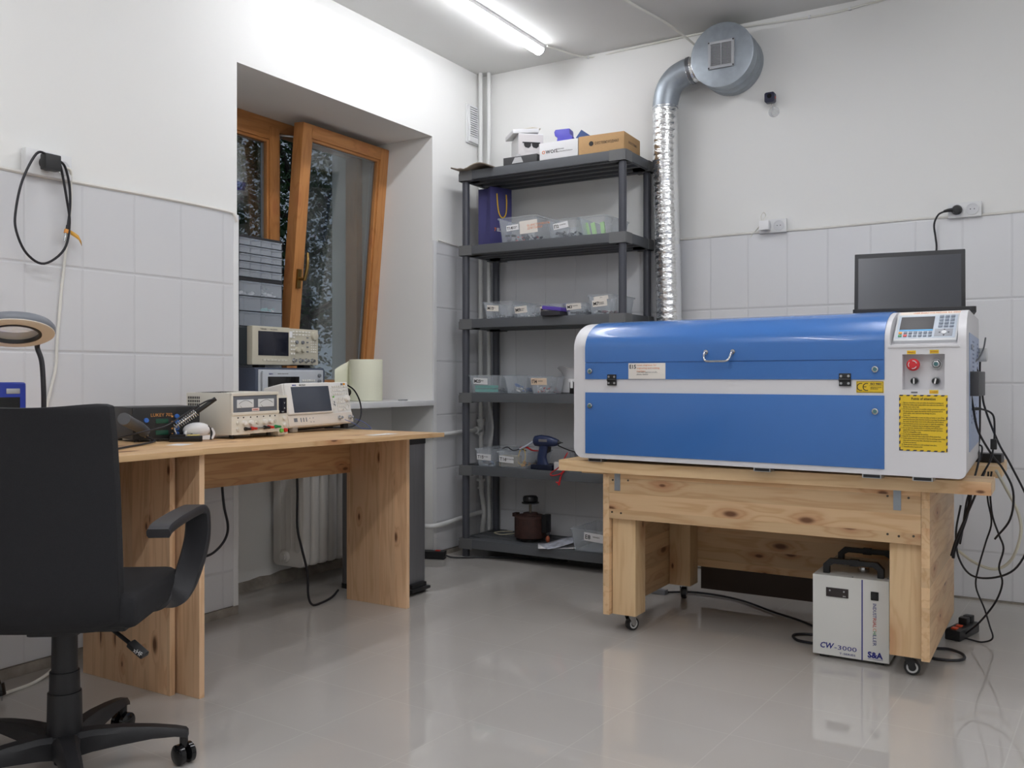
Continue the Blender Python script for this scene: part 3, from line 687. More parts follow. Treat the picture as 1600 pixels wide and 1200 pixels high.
# soldering station, iron in its spring stand, tape spool
SO = thing('soldering_station', 'black soldering station with green read-outs and blue knobs', 'soldering station', (0.298, -2.621, desk_z(-2.55)+0.001), 74)
W, D, Hh = 0.236, 0.195, 0.116
c = MB(); c.box(0, W, 0, D, 0.008, Hh, 0.005); c.box(-0.002, W+0.002, 0.004, D, Hh-0.02, Hh+0.003, 0.003)
for x in (0.02, W-0.02):
    for y in (0.02, D-0.02): c.cyl((x, y, 0), (x, y, 0.01), 0.008, n=10)
c.build('case', BLACK, SO)
letters(SO, 'LUKEY 702', 0.016, (0.060, -0.0008, Hh-0.030), mat('amber_print', (214,150,80), 0.5), width=0.075)
for z in (0.026, 0.066): MB().box(0.078, 0.122, -0.0012, 0.001, z-0.004, z+0.012, 0.001).build('readout', mat('green_readout', (24,74,56), 0.25), SO)
for x, z in ((0.045, 0.034), (0.045, 0.074), (0.152, 0.024), (0.152, 0.043), (0.152, 0.066), (0.152, 0.085)): knob(MB(), x, z, 0.0088, 0.0, 0.007).build('knob', BLUEP, SO)
for x, z in ((0.136, 0.024), (0.136, 0.043), (0.136, 0.066), (0.136, 0.085)): MB().box(x-0.003, x+0.003, -0.0008, 0, z-0.003, z+0.003).build('indicator', MATS['amber_print'], SO)
knob(MB(), 0.200, 0.034, 0.014, 0.0, 0.012).build('plug_socket', BLACKG, SO)
# hot air handle laid on its lid
HA = thing('hot_air_handle', 'grey hot air gun handle resting against the soldering station', 'soldering tool', (0, 0, 0))
q = MB(); q.tube([(0.50, -2.80, 0.872), (0.425, -2.72, 0.853), (0.35, -2.635, 0.834), (0.335, -2.60, 0.815)], 0.019, 16, 4); q.build('grip', mat('dark_grey_grip', (78,80,84), 0.55), HA)
q = MB(); q.tube([(0.335, -2.60, 0.815), (0.33, -2.592, 0.80)], [0.012, 0.008], 14, 3); q.build('nozzle', STEEL, HA)
tag(MB().tube([(0.335, -2.596, 0.800), (0.36, -2.59, 0.79), (0.41, -2.62, 0.787), (0.46, -2.70, 0.785), (0.52, -2.80, 0.785), (0.6, -2.93, 0.785)], 0.0035, 8).build('tool_cord', RUBBER), 'black tool cord curving across the corner desk from the hot air handle', 'cable')
SI = thing('iron_stand', 'black soldering stand with a wire spring and a sponge base', 'soldering stand', (0.385, -2.475, desk_z(-2.475)+0.001), 55)
MB().box(-0.055, 0.055, -0.03, 0.03, 0, 0.020, 0.004).box(-0.052, 0.0, -0.026, 0.026, 0.019, 0.026, 0.003).build('base', BLACKG, SI)
MB().box(0.005, 0.048, -0.022, 0.022, 0.018, 0.022, 0.002).build('sponge', mat('sponge_yellow', (200,180,110), 0.9), SI)
ax0, ax1 = Vector((-0.035, 0, 0.050)), Vector((0.035, 0.0, 0.100)); dv = (ax1-ax0); uu = Vector((0, 1, 0)); vv = dv.normalized().cross(uu)
q = MB(); q.tube([ax0+dv*(i/120)+(uu*math.cos(i*0.56)+vv*math.sin(i*0.56))*(0.013-0.003*(1-i/120)) for i in range(121)], 0.0017, 6, 0)
q.tube([(-0.03, 0, 0.026), (-0.035, 0, 0.04), (-0.035, 0, 0.050)], 0.003, 8, 3); q.build('spring_holder', STEEL, SI)
IR = thing('soldering_iron', 'soldering iron with a black grip pushed into the spring stand', 'soldering iron', SI.location, 55)
q = MB(); q.tube([ax0+dv*0.98, ax1+dv*0.95], [0.0085, 0.0075], 12, 3); q.build('grip', BLACK, IR)
q = MB(); q.tube([ax0+dv*0.1, ax0+dv*0.99], [0.002, 0.004], 10, 2); q.build('tip', STEEL, IR)
tag(MB().tube([(0.449, -2.398, 0.925), (0.43, -2.43, 0.914), (0.40, -2.50, 0.868), (0.39, -2.56, 0.835), (0.40, -2.66, 0.82), (0.44, -2.78, 0.808), (0.5, -2.88, 0.80)], 0.0028, 8).build('iron_cable', RUBBER), 'thin black cord leading from the soldering iron past the station', 'cable')
TS = thing('white_holder', 'rounded white holder with a black lead, behind the soldering stand', 'holder', (0.36, -2.405, desk_z(-2.40)+0.001), 78)
q = MB(); q.sphere((0, 0, 0.036), 0.034, 24, (1.55, 0.75, 0.80)); q.tube([(0.050, -0.01, 0.040), (0.058, -0.012, 0.022), (0.050, -0.012, 0.003)], 0.006, 10); q.tube([(-0.046, -0.01, 0.034), (-0.052, -0.012, 0.016), (-0.046, -0.012, 0.003)], 0.006, 10); q.box(-0.045, 0.045, -0.014, 0.014, 0, 0.016, 0.004); q.build('shell', mat('bright_white_plastic', (238,238,240), 0.3), TS)
q = MB(); q.tube([(0.036, -0.01, 0.05), (0.050, -0.012, 0.03), (0.046, -0.013, 0.0)], 0.004, 8); q.tube([(-0.05, -0.014, 0.004), (0.0, -0.018, 0.045), (0.025, -0.018, 0.035)], 0.003, 8); q.build('arm', BLACK, TS)

# magnifier lamp
MG = thing('magnifier_lamp', 'ring magnifier lamp on a black gooseneck over the corner desk', 'lamp', (0.345, -2.965, 0.780), 0)
q = MB(); q.cyl((0, 0, 0), (0, 0, 0.022), 0.046, 0.042, 28, bevel=0.004); q.build('base', BLACK, MG)
hc = Vector((0.085, -0.140, 0.352)); hM = Matrix.Translation(hc) @ Matrix.Rotation(R(20), 4, Vector((-0.5, -0.86, 0)))
q = MB(); q.tube([(0, 0, 0.01), (0, 0, 0.10), (-0.002, 0.0, 0.19), (-0.02, 0.005, 0.27), (-0.035, 0.0, 0.315), (0.0, -0.012, 0.345), (0.04, -0.04, 0.358)], 0.0075, 10); q.build('gooseneck', RUBBER, MG)
q = MB(); q.lathe([(0.068, 0.020), (0.100, 0.020), (0.106, 0.012), (0.106, 0.0), (0.104, -0.004)], 40, hM); q.build('ring_shell', mat('grey_lamp_shell', (120,124,132), 0.4), MG)
q = MB(); q.lathe([(0.070, -0.004), (0.104, -0.004), (0.104, -0.006), (0.101, -0.008), (0.070, -0.008)], 40, hM); q.build('diffuser', mat('ring_diffuser', (226,218,206), 0.45), MG)
q = MB(); q.lathe([(0.062, 0.022), (0.070, 0.022), (0.070, -0.010), (0.062, -0.010), (0.062, 0.022)], 40, hM); q.build('lens_rim', BLACK, MG)
q = MB(); q.lathe([(0.0, 0.008), (0.04, 0.006), (0.062, 0.001), (0.062, 0.0), (0.04, -0.004), (0.0, -0.006)], 32, hM); q.build('lens', clear_plastic('lens_glass', (240,244,246), 0.10, 0.02), MG)
# blue-edged display standing at the desk end
BD = thing('portable_scope', 'blue-cased portable display standing under the magnifier lamp', 'instrument', (0.275, -3.215, 0.781), 84)
q = MB(); q.box(0, 0.225, 0, 0.06, 0, 0.205, 0.012, seg=3); q.build('case', mat('royal_blue_case', (38,62,170), 0.45), BD)
MB().box(0.02, 0.205, -0.002, 0.004, 0.03, 0.160, 0.002).build('screen', BLACKG, BD)
MB().box(0.165, 0.205, -0.002, 0.004, 0.170, 0.186, 0.002).build('name_plate', ALU, BD)

# scopes and small-part drawers on the window board
S2 = thing('oscilloscope', 'silver oscilloscope with slate corner bumpers, lower of the two stacked scopes', 'oscilloscope', (-0.045, -1.748, 0.8765), 90)
W, D, Hh = 0.44, 0.17, 0.168
c = MB(); c.box(0.014, W-0.014, 0.0, D, 0.006, Hh-0.008, 0.006); c.box(0.03, W-0.03, -0.008, 0.01, 0.012, Hh-0.014, 0.006); c.build('case', SILVER, S2)
c = MB()
for x0, x1 in ((0.0, 0.026), (W-0.022, W)): c.box(x0, x1, 0.004, D-0.02, 0, Hh-0.006, 0.006)
c.box(0.0, W, 0.01, D-0.02, Hh-0.012, Hh, 0.004); c.build('bumper', NAVYB, S2)
MB().box(0.062, 0.255, -0.010, 0.0, 0.03, 0.128, 0.001).build('screen', LCDB, S2)
q = MB(); q.box(0.026, 0.038, -0.006, 0.0, 0.01, Hh-0.02, 0.002); q.build('side_strip', ALU, S2)
q = MB(); keys(q, 0.275, 0.02, 6, 6, 0.0145, 0.017, 0.010, 0.009, -0.008, 0.003); q.build('keypad', KEYW, S2)
for z in (0.03, 0.062, 0.106, 0.133): knob(MB(), 0.386, z, 0.009, -0.008, 0.010).build('knob', KEYG, S2)
letters(S2, 'Agilent', 0.009, (0.066, -0.0088, 0.138), INKBLUE); letters(S2, 'DIGITAL OSCILLOSCOPE', 0.006, (0.120, -0.0088, 0.139), INKGREY)
S1 = thing('oscilloscope', 'beige oscilloscope with dark screen and four sockets, stacked on the silver scope', 'oscilloscope', (-0.075, -1.757, 1.0455), 90)
W, D, Hh = 0.424, 0.17, 0.185; zb = 0.012
MB().box(0.010, W-0.006, 0.020, D, zb, Hh-0.004, 0.004).build('rear_case', mat('dark_slate_case', (66,76,82), 0.55), S1)
c = MB(); c.box(0.0, W*0.55, -0.016, 0.02, zb, Hh, 0.007); c.box(W*0.54, W, -0.006, 0.02, zb+0.002, Hh-0.002, 0.004); c.build('case', BEIGE, S1)
MB().box(0.034, 0.218, -0.0175, 0.0, zb+0.042, Hh-0.022, 0.001).build('screen', LCDD, S1)
q = MB(); keys(q, 0.060, zb+0.018, 7, 1, 0.022, 1, 0.017, 0.007, -0.016, 0.003); q.build('softkeys', IVORYD, S1)
for a_ in ((0.240, zb+0.050, 2, 5, 0.017, 0.019, 0.011, 0.008), (0.252, zb+0.140, 6, 2, 0.0205, 0.014, 0.013, 0.007), (0.372, zb+0.062, 3, 5, 0.0145, 0.012, 0.008, 0.006)):
    keys(MB(), *a_, -0.006, 0.003).build('keypad', KEYW, S1)
q = MB(); keys(q, 0.345, zb+0.062, 1, 4, 1, 0.022, 0.012, 0.006, -0.006, 0.003); q.build('grey_keys', KEYG, S1)
knob(MB(), 0.395, zb+0.140, 0.021, -0.006, 0.014, 26).build('dial', BEIGE, S1)
for x in (0.280, 0.318): knob(MB(), x, zb+0.072, 0.012, -0.006, 0.014).build('knob', BEIGE, S1)
for x in (0.280, 0.318): knob(MB(), x, zb+0.108, 0.009, -0.006, 0.008).build('knob', KEYG, S1)
for x in (0.262, 0.302, 0.342, 0.382):
    q = MB(); q.cyl((x, -0.006, zb+0.022), (x, -0.010, zb+0.022), 0.011, n=16); q.cyl((x, -0.010, zb+0.022), (x, -0.024, zb+0.022), 0.0075, n=14); q.build('connector', STEEL, S1)
letters(S1, 'Tektronix', 0.009, (0.046, -0.0168, Hh-0.015), INK); letters(S1, 'TWO CHANNEL', 0.006, (0.105, -0.0168, Hh-0.015), INKGREY)
MB().box(0.224, 0.242, -0.0175, -0.012, Hh-0.045, Hh-0.016, 0.0005).build('sticker', PAPERW, S1)
for x in (0.06, W-0.08): MB().box(x, x+0.04, 0.01, 0.05, 0, zb+0.002, 0.002).build('foot', BLACK, S1)

SMOKE = clear_plastic('clear_drawer', (214,222,232), 0.20, 0.25)
CABB = mat('dark_cabinet_plastic', (44,44,48), 0.5)
def drawer_cabinet(name, label, x, y, z, W, D, Hh, cols, rows):
    t = thing(name, label, 'drawer cabinet', (x, y, z), 90, 'small part drawer cabinets in the window')
    c = MB(); th = 0.006
    c.box(0, W, D-0.004, D, 0, Hh); c.box(0, th, 0, D, 0, Hh); c.box(W-th, W, 0, D, 0, Hh); c.box(th, W-th, 0, D, 0, th); c.box(th, W-th, 0, D, Hh-th*1.6, Hh)
    cw, rh = (W-2*th)/cols, (Hh-2.6*th)/rows
    for r_ in range(1, rows): c.box(th, W-th, 0.004, D-0.004, th+rh*r_-0.001, th+rh*r_+0.001)
    for k in range(1, cols): c.box(th+cw*k-0.001, th+cw*k+0.001, 0.004, D-0.004, th, Hh-th)
    c.build('cabinet_body', CABB, t)
    for r_ in range(rows):
        for k in range(cols):
            x0, x1, z0, z1 = th+cw*k+0.002, th+cw*(k+1)-0.002, th+rh*r_+0.002, th+rh*(r_+1)-0.002
            d = MB(); d.box(x0, x1, -0.004, 0.0, z0, z1-0.003, 0.0008); d.box(x0, x1, -0.010, 0.002, z1-0.006, z1-0.002, 0.001); d.box(x0, x1, 0.0, D-0.01, z0, z0+0.002); d.box(x0, x0+0.0015, 0, D-0.01, z0, z1-0.008); d.box(x1-0.0015, x1, 0, D-0.01, z0, z1-0.008)
            do = d.build('drawer', SMOKE, t, smooth=False)
    return t, cw, rh, th
random.seed(3)
ca, cw, rh, th = drawer_cabinet('drawer_cabinet', 'black cabinet of large clear drawers standing behind the stacked scopes', -0.335, -1.592, 0.876, 0.286, 0.12, 0.598, 2, 8)
cb, cw2, rh2, th2 = drawer_cabinet('drawer_cabinet', 'black cabinet of twenty small clear drawers, on top of the larger drawers', -0.335, -1.592, 1.475, 0.286, 0.12, 0.205, 4, 5)
def clutter(name, label, loc, rz, sx, sy, hz, n, cols, seed, cat='parts', smin=0.006, smax=0.02, zmin=0.0):
    rg = random.Random(seed); mb = MB()
    for i in range(n):
        c = Vector((rg.uniform(-sx/2, sx/2), rg.uniform(-sy/2, sy/2), zmin+rg.uniform(0.0, hz)*rg.random()))
        q = Euler((rg.uniform(-0.5, 0.5), rg.uniform(-0.5, 0.5), rg.uniform(0, 6.28))).to_matrix().to_4x4(); s = rg.uniform(smin, smax)
        c.x = max(-sx/2+s, min(sx/2-s, c.x)) if sx > 2*s else 0; c.y = max(-sy/2+s, min(sy/2-s, c.y)) if sy > 2*s else 0; c.z = max(c.z, s*0.62)
        mb.use(rg.randrange(len(cols)))
        if rg.random() < 0.5: mb.box(-s/1.3, s/1.3, -s/2, s/2, -s/3, s/3, s*0.08, M=Matrix.Translation(c) @ q)
        else: mb.cyl(c-(q.to_3x3() @ Vector((s*0.8, 0, 0))), c+(q.to_3x3() @ Vector((s*0.8, 0, 0))), s*0.3, n=8)
    o = mb.build(name, cols); o.location = loc; o.rotation_euler = (0, 0, R(rz)); tag(o, label, cat); o['kind'] = 'stuff'; return o
GREYBIT = mat('grey_bits', (120,122,128), 0.5); WHITEBIT = mat('white_bits', (222,222,220), 0.5); DARKBIT = mat('dark_bits', (56,56,62), 0.5); TEAL = mat('teal_plastic', (96,200,186), 0.4)
clutter('drawer_parts', 'curled white wires in the large clear drawer of the upper row', (-0.39, -1.592+th+cw*1.5, 0.876+th+rh*7+0.005), 90, 0.11, 0.08, 0.05, 26, [WHITEBIT, WHITEBIT, GREYBIT], 5, smin=0.008)
clutter('drawer_parts', 'teal and white pieces in a large clear drawer above the beige scope', (-0.39, -1.592+th+cw*1.5, 0.876+th+rh*6+0.005), 90, 0.11, 0.08, 0.02, 16, [TEAL, WHITEBIT], 6, smin=0.008)
clutter('drawer_parts', 'pale parts in the large clear drawer beside the curled wires', (-0.39, -1.592+th+cw*0.5, 0.876+th+rh*7+0.005), 90, 0.11, 0.08, 0.02, 14, [WHITEBIT, GREYBIT], 8)
clutter('drawer_parts', 'white parts in a small clear drawer of the second row', (-0.39, -1.592+th2+cw2*1.5, 1.475+th2+rh2*3+0.004), 90, 0.05, 0.08, 0.022, 10, [WHITEBIT], 9, smin=0.005, smax=0.012)
clutter('drawer_parts', 'cream parts in the bottom corner small drawer beside the sash', (-0.39, -1.592+th2+cw2*3.5, 1.475+th2+0.004), 90, 0.05, 0.08, 0.015, 10, [WHITEBIT, PAPER], 10, smin=0.005, smax=0.012)
clutter('drawer_parts', 'pale parts in a small clear drawer of the middle row', (-0.39, -1.592+th2+cw2*3.5, 1.475+th2+rh2*2+0.004), 90, 0.05, 0.08, 0.02, 9, [WHITEBIT, GREYBIT], 12, smin=0.005, smax=0.012)

# paper towel roll with loose sheets, cable loop, black connector
PT = thing('paper_towel_roll', 'fat pale yellow paper towel roll standing on the window board', 'paper roll', (-0.19, -0.84, 0.8765), 0)
PTM = mat('pale_yellow_paper', (234,234,212), 0.9, bump=0.3, bscale=120)
q = MB(); q.lathe([(0.022, 0.0), (0.086, 0.0), (0.0885, 0.004), (0.0885, 0.216), (0.086, 0.22), (0.022, 0.22), (0.022, 0.0)], 44); q.build('roll', PTM, PT)
rows = []
for i in range(15):
    a = R(205+3.2*i); rr = 0.0893+0.0035*max(0, i-2)
    rows.append([(rr*math.cos(a)-0.004*max(0, i-4), rr*math.sin(a)-0.002*i, z*(0.22-0.004*i)+0.0005) for z in [k/5 for k in range(6)]])
q = MB(); q.grid(rows); lo = q.build('loose_sheet', PTM, PT); s_ = lo.modifiers.new('thick', 'SOLIDIFY'); s_.thickness = 0.0012
AN = thing('black_connector', 'ribbed black plug sticking out beside the analyser in front of the paper roll', 'connector', (0.165, -1.4525, 0.9325), 0)
q = MB(); q.cyl((0, 0.0, 0), (0, 0.012, 0), 0.008, n=14); q.build('neck', STEEL, AN)
q = MB(); q.cyl((0, 0.012, 0), (0, 0.072, 0), 0.0185, 0.0185, 24, bevel=0.003)
for k in range(7): q.cyl((0, 0.018+k*0.007, 0), (0, 0.021+k*0.007, 0), 0.0192, n=24)
q.build('sleeve', mat('olive_black', (46,42,34), 0.45), AN)
tag(MB().tube([(0.155, -1.445, 0.967), (0.15, -1.40, 0.972), (0.15, -1.33, 0.945), (0.15, -1.285, 0.89), (0.155, -1.28, 0.83), (0.16, -1.315, 0.785), (0.14, -1.36, 0.767), (0.08, -1.45, 0.768)], 0.0035, 8).build('coax_cable', RUBBER), 'black coax cable arching from the analyser down behind the desk end', 'cable')
tag(MB().box(-0.03, 0.03, -0.005, 0.005, 0, 0.006, 0.001).build('metal_clip', ALU), 'small metal strip lying on the window board by the recess corner', 'clip').location = (-0.05, -0.70, 0.8758)
bpy.data.objects['metal_clip'].rotation_euler = (0, 0, R(80))

# ------------------------------------------------------------------ plastic shelving unit
SHELF = mat('anthracite_shelf_plastic', (92,95,99), 0.5, bump=0.12, bscale=260.0)
SHELFC = mat('anthracite_corner_plastic', (108,109,110), 0.6, bump=0.15, bscale=400.0)
POSTM = mat('slate_post_plastic', (74,76,84), 0.4)
SX0, SX1, SY0, SY1 = 0.100, 1.118, -0.392, -0.016
SZ = [2.151, 1.735, 1.3245, 0.914, 0.509, 0.100]
su = thing('shelving_unit', 'dark grey plastic shelving unit with six shelves in the room corner', 'shelf', (0, 0, 0))
def shelf_board(z, parent):
    t = 0.052; b = MB()
    for y0, y1 in ((SY0, SY0+0.020), (SY1-0.020, SY1)): b.box(SX0+0.085, SX1-0.085, y0, y1, z-t+0.003, z, 0.003)
    for x0, x1 in ((SX0, SX0+0.020), (SX1-0.020, SX1)): b.box(x0, x1, SY0+0.075, SY1-0.075, z-t+0.003, z, 0.003)
    n = 4; y0 = SY0+0.02; yw = (SY1-SY0-0.04)/n
    for i in range(n):
        b.box(SX0+0.02, SX1-0.02, y0+i*yw+0.006, y0+(i+1)*yw-0.006, z-0.012, z-0.002, 0.002)
        b.box(SX0+0.02, SX1-0.02, y0+(i+0.5)*yw-0.014, y0+(i+0.5)*yw+0.014, z-0.046, z-0.013, 0.005)
    b.box(SX0+0.02, SX1-0.02, y0, SY1-0.02, z-0.008, z-0.006)
    o = b.build('shelf_board', SHELF, parent)
    for x0, x1, sx in ((SX0-0.002, SX0+0.09, 0), (SX1-0.09, SX1+0.002, 1)):
        for y0_, y1_, sy in ((SY0-0.002, SY0+0.08, 0), (SY1-0.08, SY1+0.002, 1)):
            c = MB()
            r = 0.018; fx, fy = (x0 if sx == 0 else x1), (y0_ if sy == 0 else y1_)
            ox, oy = (x1 if sx == 0 else x0), (y1_ if sy == 0 else y0_); gx, gy = (1 if sx == 0 else -1), (1 if sy == 0 else -1)
            outl = [(ox, oy), (fx, oy)]+[(fx+gx*r*(1-math.cos(R(a))), fy+gy*r*(1-math.sin(R(a)))) for a in range(0, 91, 18)]+[(ox, fy)]
            inl = [(ox, fy+gy*0.022), (fx+gx*0.022, fy+gy*0.022), (fx+gx*0.022, oy)]
            c.prism(outl+inl, z-0.054, z+0.001, 'Z')
            c.prism([(fx+gx*0.003, fy+gy*0.003), (fx+gx*0.055, fy+gy*0.003), (fx+gx*0.055, fy+gy*0.055), (fx+gx*0.003, fy+gy*0.055)], z-0.054, z-0.012, 'Z')
            c.build('shelf_corner', SHELFC, o)
    return o
for z in SZ: shelf_board(z, su)
for x in (SX0+0.031, SX1-0.029):
    for y in (SY0+0.030, SY1-0.030):
        for za, zb_ in list(zip(SZ[1:], SZ[:-1]))+[(-0.002, SZ[-1])]:
            p = MB(); prof = []
            for i in range(24):
                a = 2*math.pi*i/24; r = 0.0205*(1 if i % 6 else 0.93); prof.append((x+r*math.cos(a), y+r*math.sin(a)))
            p.prism(prof, max(0, za+0.0005), zb_-0.0545, 'Z'); p.build('post', POSTM, su)

# ------------------------------------------------------------------ clear boxes with paper labels
TUB = clear_plastic('frosted_clear_tub', (226,234,242), 0.10, 0.28)
def tub(label, x0, x1, yf, depth, z, hh, texts, group='clear storage boxes', rz=0.0, taper=0.018, lab=None, extra=None):
    """open clear box; x0..x1 is the rim width at the front"""
    w = x1-x0
    t = thing('storage_box', label, 'box', ((x0+x1)/2, yf, z+0.001), rz, group)
    def ring(zz, inset, o=0.0):
        q = rrect(-w/2+inset+o, w/2-inset-o, inset*0.6+o, depth-inset*0.6-o, 0.018, 4); return [Vector((a, b, zz)) for a, b in q]
    m_ = MB()
    secs = [ring(0.0, taper), ring(hh*0.93, taper*0.18), ring(hh*0.935, -0.002), ring(hh, -0.004), ring(hh, 0.003), ring(hh*0.93, taper*0.18, 0.002), ring(0.0025, taper, 0.002)]
    t_ = bmesh.new(); V = [[t_.verts.new(p) for p in s] for s in secs]; n = len(V[0])
    for a, b in zip(V, V[1:]):
        for i in range(n): t_.faces.new((a[i], a[(i+1) % n], b[(i+1) % n], b[i]))
    t_.faces.new(list(reversed(V[0]))); t_.faces.new(V[-1])
    m_._merge(t_); m_.build('tub', TUB, t, angle=50)
    for (lx, lz, lw, lh, big, small, rot, lm, col) in texts:
        slope = math.degrees(math.atan2(taper*0.6*0.82, hh))
        yb = lambda zz: taper*0.6*(1-zz/hh)
        M = Matrix.Translation((lx, yb(lz)-0.0022, lz)) @ Euler((R(slope), R(rot), 0)).to_matrix().to_4x4()
        b = MB(); b.box(0, lw, -0.0005, 0.0005, 0, lh, M=M); lo = b.build('label', lm, t)
        if big:
            o = letters(lo, big, lh*0.72, (lw*0.05, -0.0008, lh*0.24), INK, bold=0.0004); o.data.transform(M)
            bw = max(v[0] for v in o.bound_box)
        if small:
            o = letters(lo, small, lh*0.23, (lw*0.43, -0.0008, lh*0.52), col); o.data.transform(M)
    return t
z1_, z2_, z3_, z4_, z5_, z6_ = SZ
# shelf 2
tub('large clear box with tag T14 and a wide sticker, beside the blue gift bag', 0.350, 0.596, -0.385, 0.30, z2_, 0.133,
    [(-0.063, 0.058, 0.078, 0.030, 'T14', 'ПРОВОДА\nРАЗНЫЕ', -3, PAPERW, INK), (0.022, 0.036, 0.112, 0.068, '', 'E6 ИНСТРУМЕНТЫ\nДЛЯ ПАЙКИ', -2, PAPER, INKORANGE)], rz=-2)
tub('clear box with tag П2 between the two larger clear boxes', 0.657, 0.838, -0.385, 0.28, z2_, 0.095,
    [(-0.045, 0.040, 0.088, 0.032, 'П2', 'РАЗЪЁМЫ', -7, PAPERW, INKGREY)])
tub('large clear box without a tag, green striped bags inside, by the front post', 0.844, 1.006, -0.385, 0.30, z2_, 0.096, [])
# shelf 3
tub('clear box with tag M13 at the corner end of its shelf', 0.245, 0.440, -0.375, 0.28, z3_, 0.092, [(-0.066, 0.042, 0.076, 0.032, 'M13', 'болты', 4, PAPER, INK)])
tub('clear box with tag M9 beside the M13 box', 0.444, 0.600, -0.385, 0.28, z3_, 0.068, [(-0.058, 0.020, 0.076, 0.036, 'M9', 'стойки\nгайки', -4, PAPER, INK)])
tub('low clear box half hidden by the purple-lidded case', 0.604, 0.752, -0.375, 0.28, z3_, 0.064, [(-0.062, 0.020, 0.05, 0.032, 'M1', '', -3, PAPER, INK)])
tub('clear box with tag M3 beside the purple-lidded case', 0.757, 0.893, -0.385, 0.28, z3_, 0.062, [(-0.045, 0.026, 0.085, 0.032, 'M3', 'Raspberry', -4, PAPER, INK)])
tub('taller clear box with tag M7 and dark boards inside', 0.897, 1.040, -0.385, 0.30, z3_, 0.100, [(-0.038, 0.036, 0.082, 0.034, 'M7', 'Модули\nпитания', -4, PAPER, INK), (-0.030, 0.068, 0.082, 0.020, '', 'E B E A', -5, PAPER, INK)])
# shelf 4
tub('clear box with tag M25 and two teal blocks, at the corner end', 0.161, 0.374, -0.385, 0.30, z4_, 0.098, [(-0.072, 0.050, 0.092, 0.034, 'M25', 'разное', 2, PAPERW, INK)])
tub('clear box without a tag, blue pieces inside, in the middle of its shelf', 0.382, 0.538, -0.380, 0.30, z4_, 0.095, [])
tub('clear box with tag П4 next to the white jug', 0.545, 0.690, -0.385, 0.165, z4_, 0.090, [(-0.052, 0.046, 0.096, 0.036, 'П4', 'крепёж', 0, mat('peach_label', (238,214,190), 0.7), INK)])
# shelf 5
tub('clear box with tag T15 at the corner end of its shelf', 0.195, 0.338, -0.380, 0.28, z5_, 0.096, [(-0.052, 0.036, 0.092, 0.034, 'T15', 'Тестеры', 2, PAPERW, INK)])
tub('clear box with tag T16, small cardboard box and yellow wires inside', 0.345, 0.540, -0.385, 0.30, z5_, 0.086, [(-0.080, 0.030, 0.092, 0.036, 'T16', 'Мультиметры', 3, PAPERW, INK)])
# shelf 6
tub('empty clear box with tag E8 on the lowest shelf', 0.795, 1.02, -0.380, 0.32, z6_, 0.112, [(-0.03, 0.058, 0.115, 0.044, 'E8', 'зарядка', 4, PAPERW, INK)])

def in_box(name, label, cx, z, sx, sy, hz, n, cols, seed, yc=-0.26, **k):
    return clutter(name, label, (cx, yc, z+0.0045), 0, sx, sy, hz, n, cols, seed, **k)
in_box('tangled_leads', 'grey and red leads tangled inside the T14 box', 0.473, z2_, 0.18, 0.22, 0.05, 50, [GREYBIT, DARKBIT, REDP, GREYBIT], 21)
in_box('small_parts', 'dark coils and grey parts inside the П2 box', 0.748, z2_, 0.13, 0.20, 0.055, 40, [GREYBIT, DARKBIT, GREYBIT], 22)
in_box('small_parts', 'metal bolts heaped inside the M13 box', 0.342, z3_, 0.14, 0.20, 0.03, 60, [GREYBIT, ALU, GREYBIT], 23, smin=0.004, smax=0.012)
in_box('small_parts', 'silver standoffs inside the M9 box', 0.522, z3_, 0.11, 0.20, 0.035, 50, [ALU, GREYBIT, WHITEBIT], 24, smin=0.004, smax=0.012)
in_box('small_parts', 'black modules inside the M3 box', 0.825, z3_, 0.09, 0.20, 0.02, 18, [DARKBIT, GREYBIT], 25)
in_box('small_parts', 'dark red and black boards inside the M7 box', 0.968, z3_, 0.09, 0.21, 0.04, 24, [DARKBIT, mat('maroon_bits', (110,50,56), 0.5), WHITEBIT], 26)
in_box('small_parts', 'grey pieces beside the teal blocks in the M25 box', 0.262, z4_, 0.15, 0.20, 0.03, 30, [GREYBIT, DARKBIT], 27, yc=-0.2)
in_box('small_parts', 'blue and white pieces inside the box without a tag on the jug shelf', 0.460, z4_, 0.10, 0.21, 0.045, 40, [mat('blue_bits', (70,104,160), 0.5), GREYBIT, WHITEBIT], 28)
in_box('small_parts', 'nuts and mixed fixings inside the П4 box', 0.617, z4_, 0.095, 0.11, 0.035, 60, [GREYBIT, ALU, REDP, WHITEBIT], 29, yc=-0.305, smin=0.004, smax=0.011)
in_box('small_parts', 'bluish test gear inside the T15 box', 0.266, z5_, 0.09, 0.19, 0.04, 26, [mat('blue_grey_bits', (130,146,168), 0.5), GREYBIT], 30)
for k, z in enumerate((0.006, 0.026)):
    tag(MB().box(-0.058, 0.058, -0.03, 0.03, 0, 0.017, 0.003).build('teal_block', TEAL), ('lower' if k == 0 else 'upper')+' flat teal plastic block in the M25 box', 'block', 'teal blocks in the M25 box').location = (0.252, -0.335, z4_+z)
for k, x in enumerate((0.868, 0.90, 0.945)):
    b = MB(); b.box(-0.012, 0.012, -0.004, 0.004, 0, 0.075, 0.002)
    o = tag(b.build('striped_bag', mat('green_print_film', (168,214,140), 0.4)), ('tall', 'bent', 'slim')[k]+' green printed plastic bag standing in the untagged box by the post', 'bag', 'green bags in the clear box'); o.location = (x, -0.30+0.01*k, z2_+0.0045); o.rotation_euler = (0, R((-14, -12, -8)[k]), 0)
o = tag(MB().box(-0.04, 0.04, -0.05, 0.05, 0, 0.035, 0.003).build('white_pack', WHITEBIT), 'small white pack lying behind the green bags in the untagged box', 'pack'); o.location = (0.94, -0.17, z2_+0.0045)
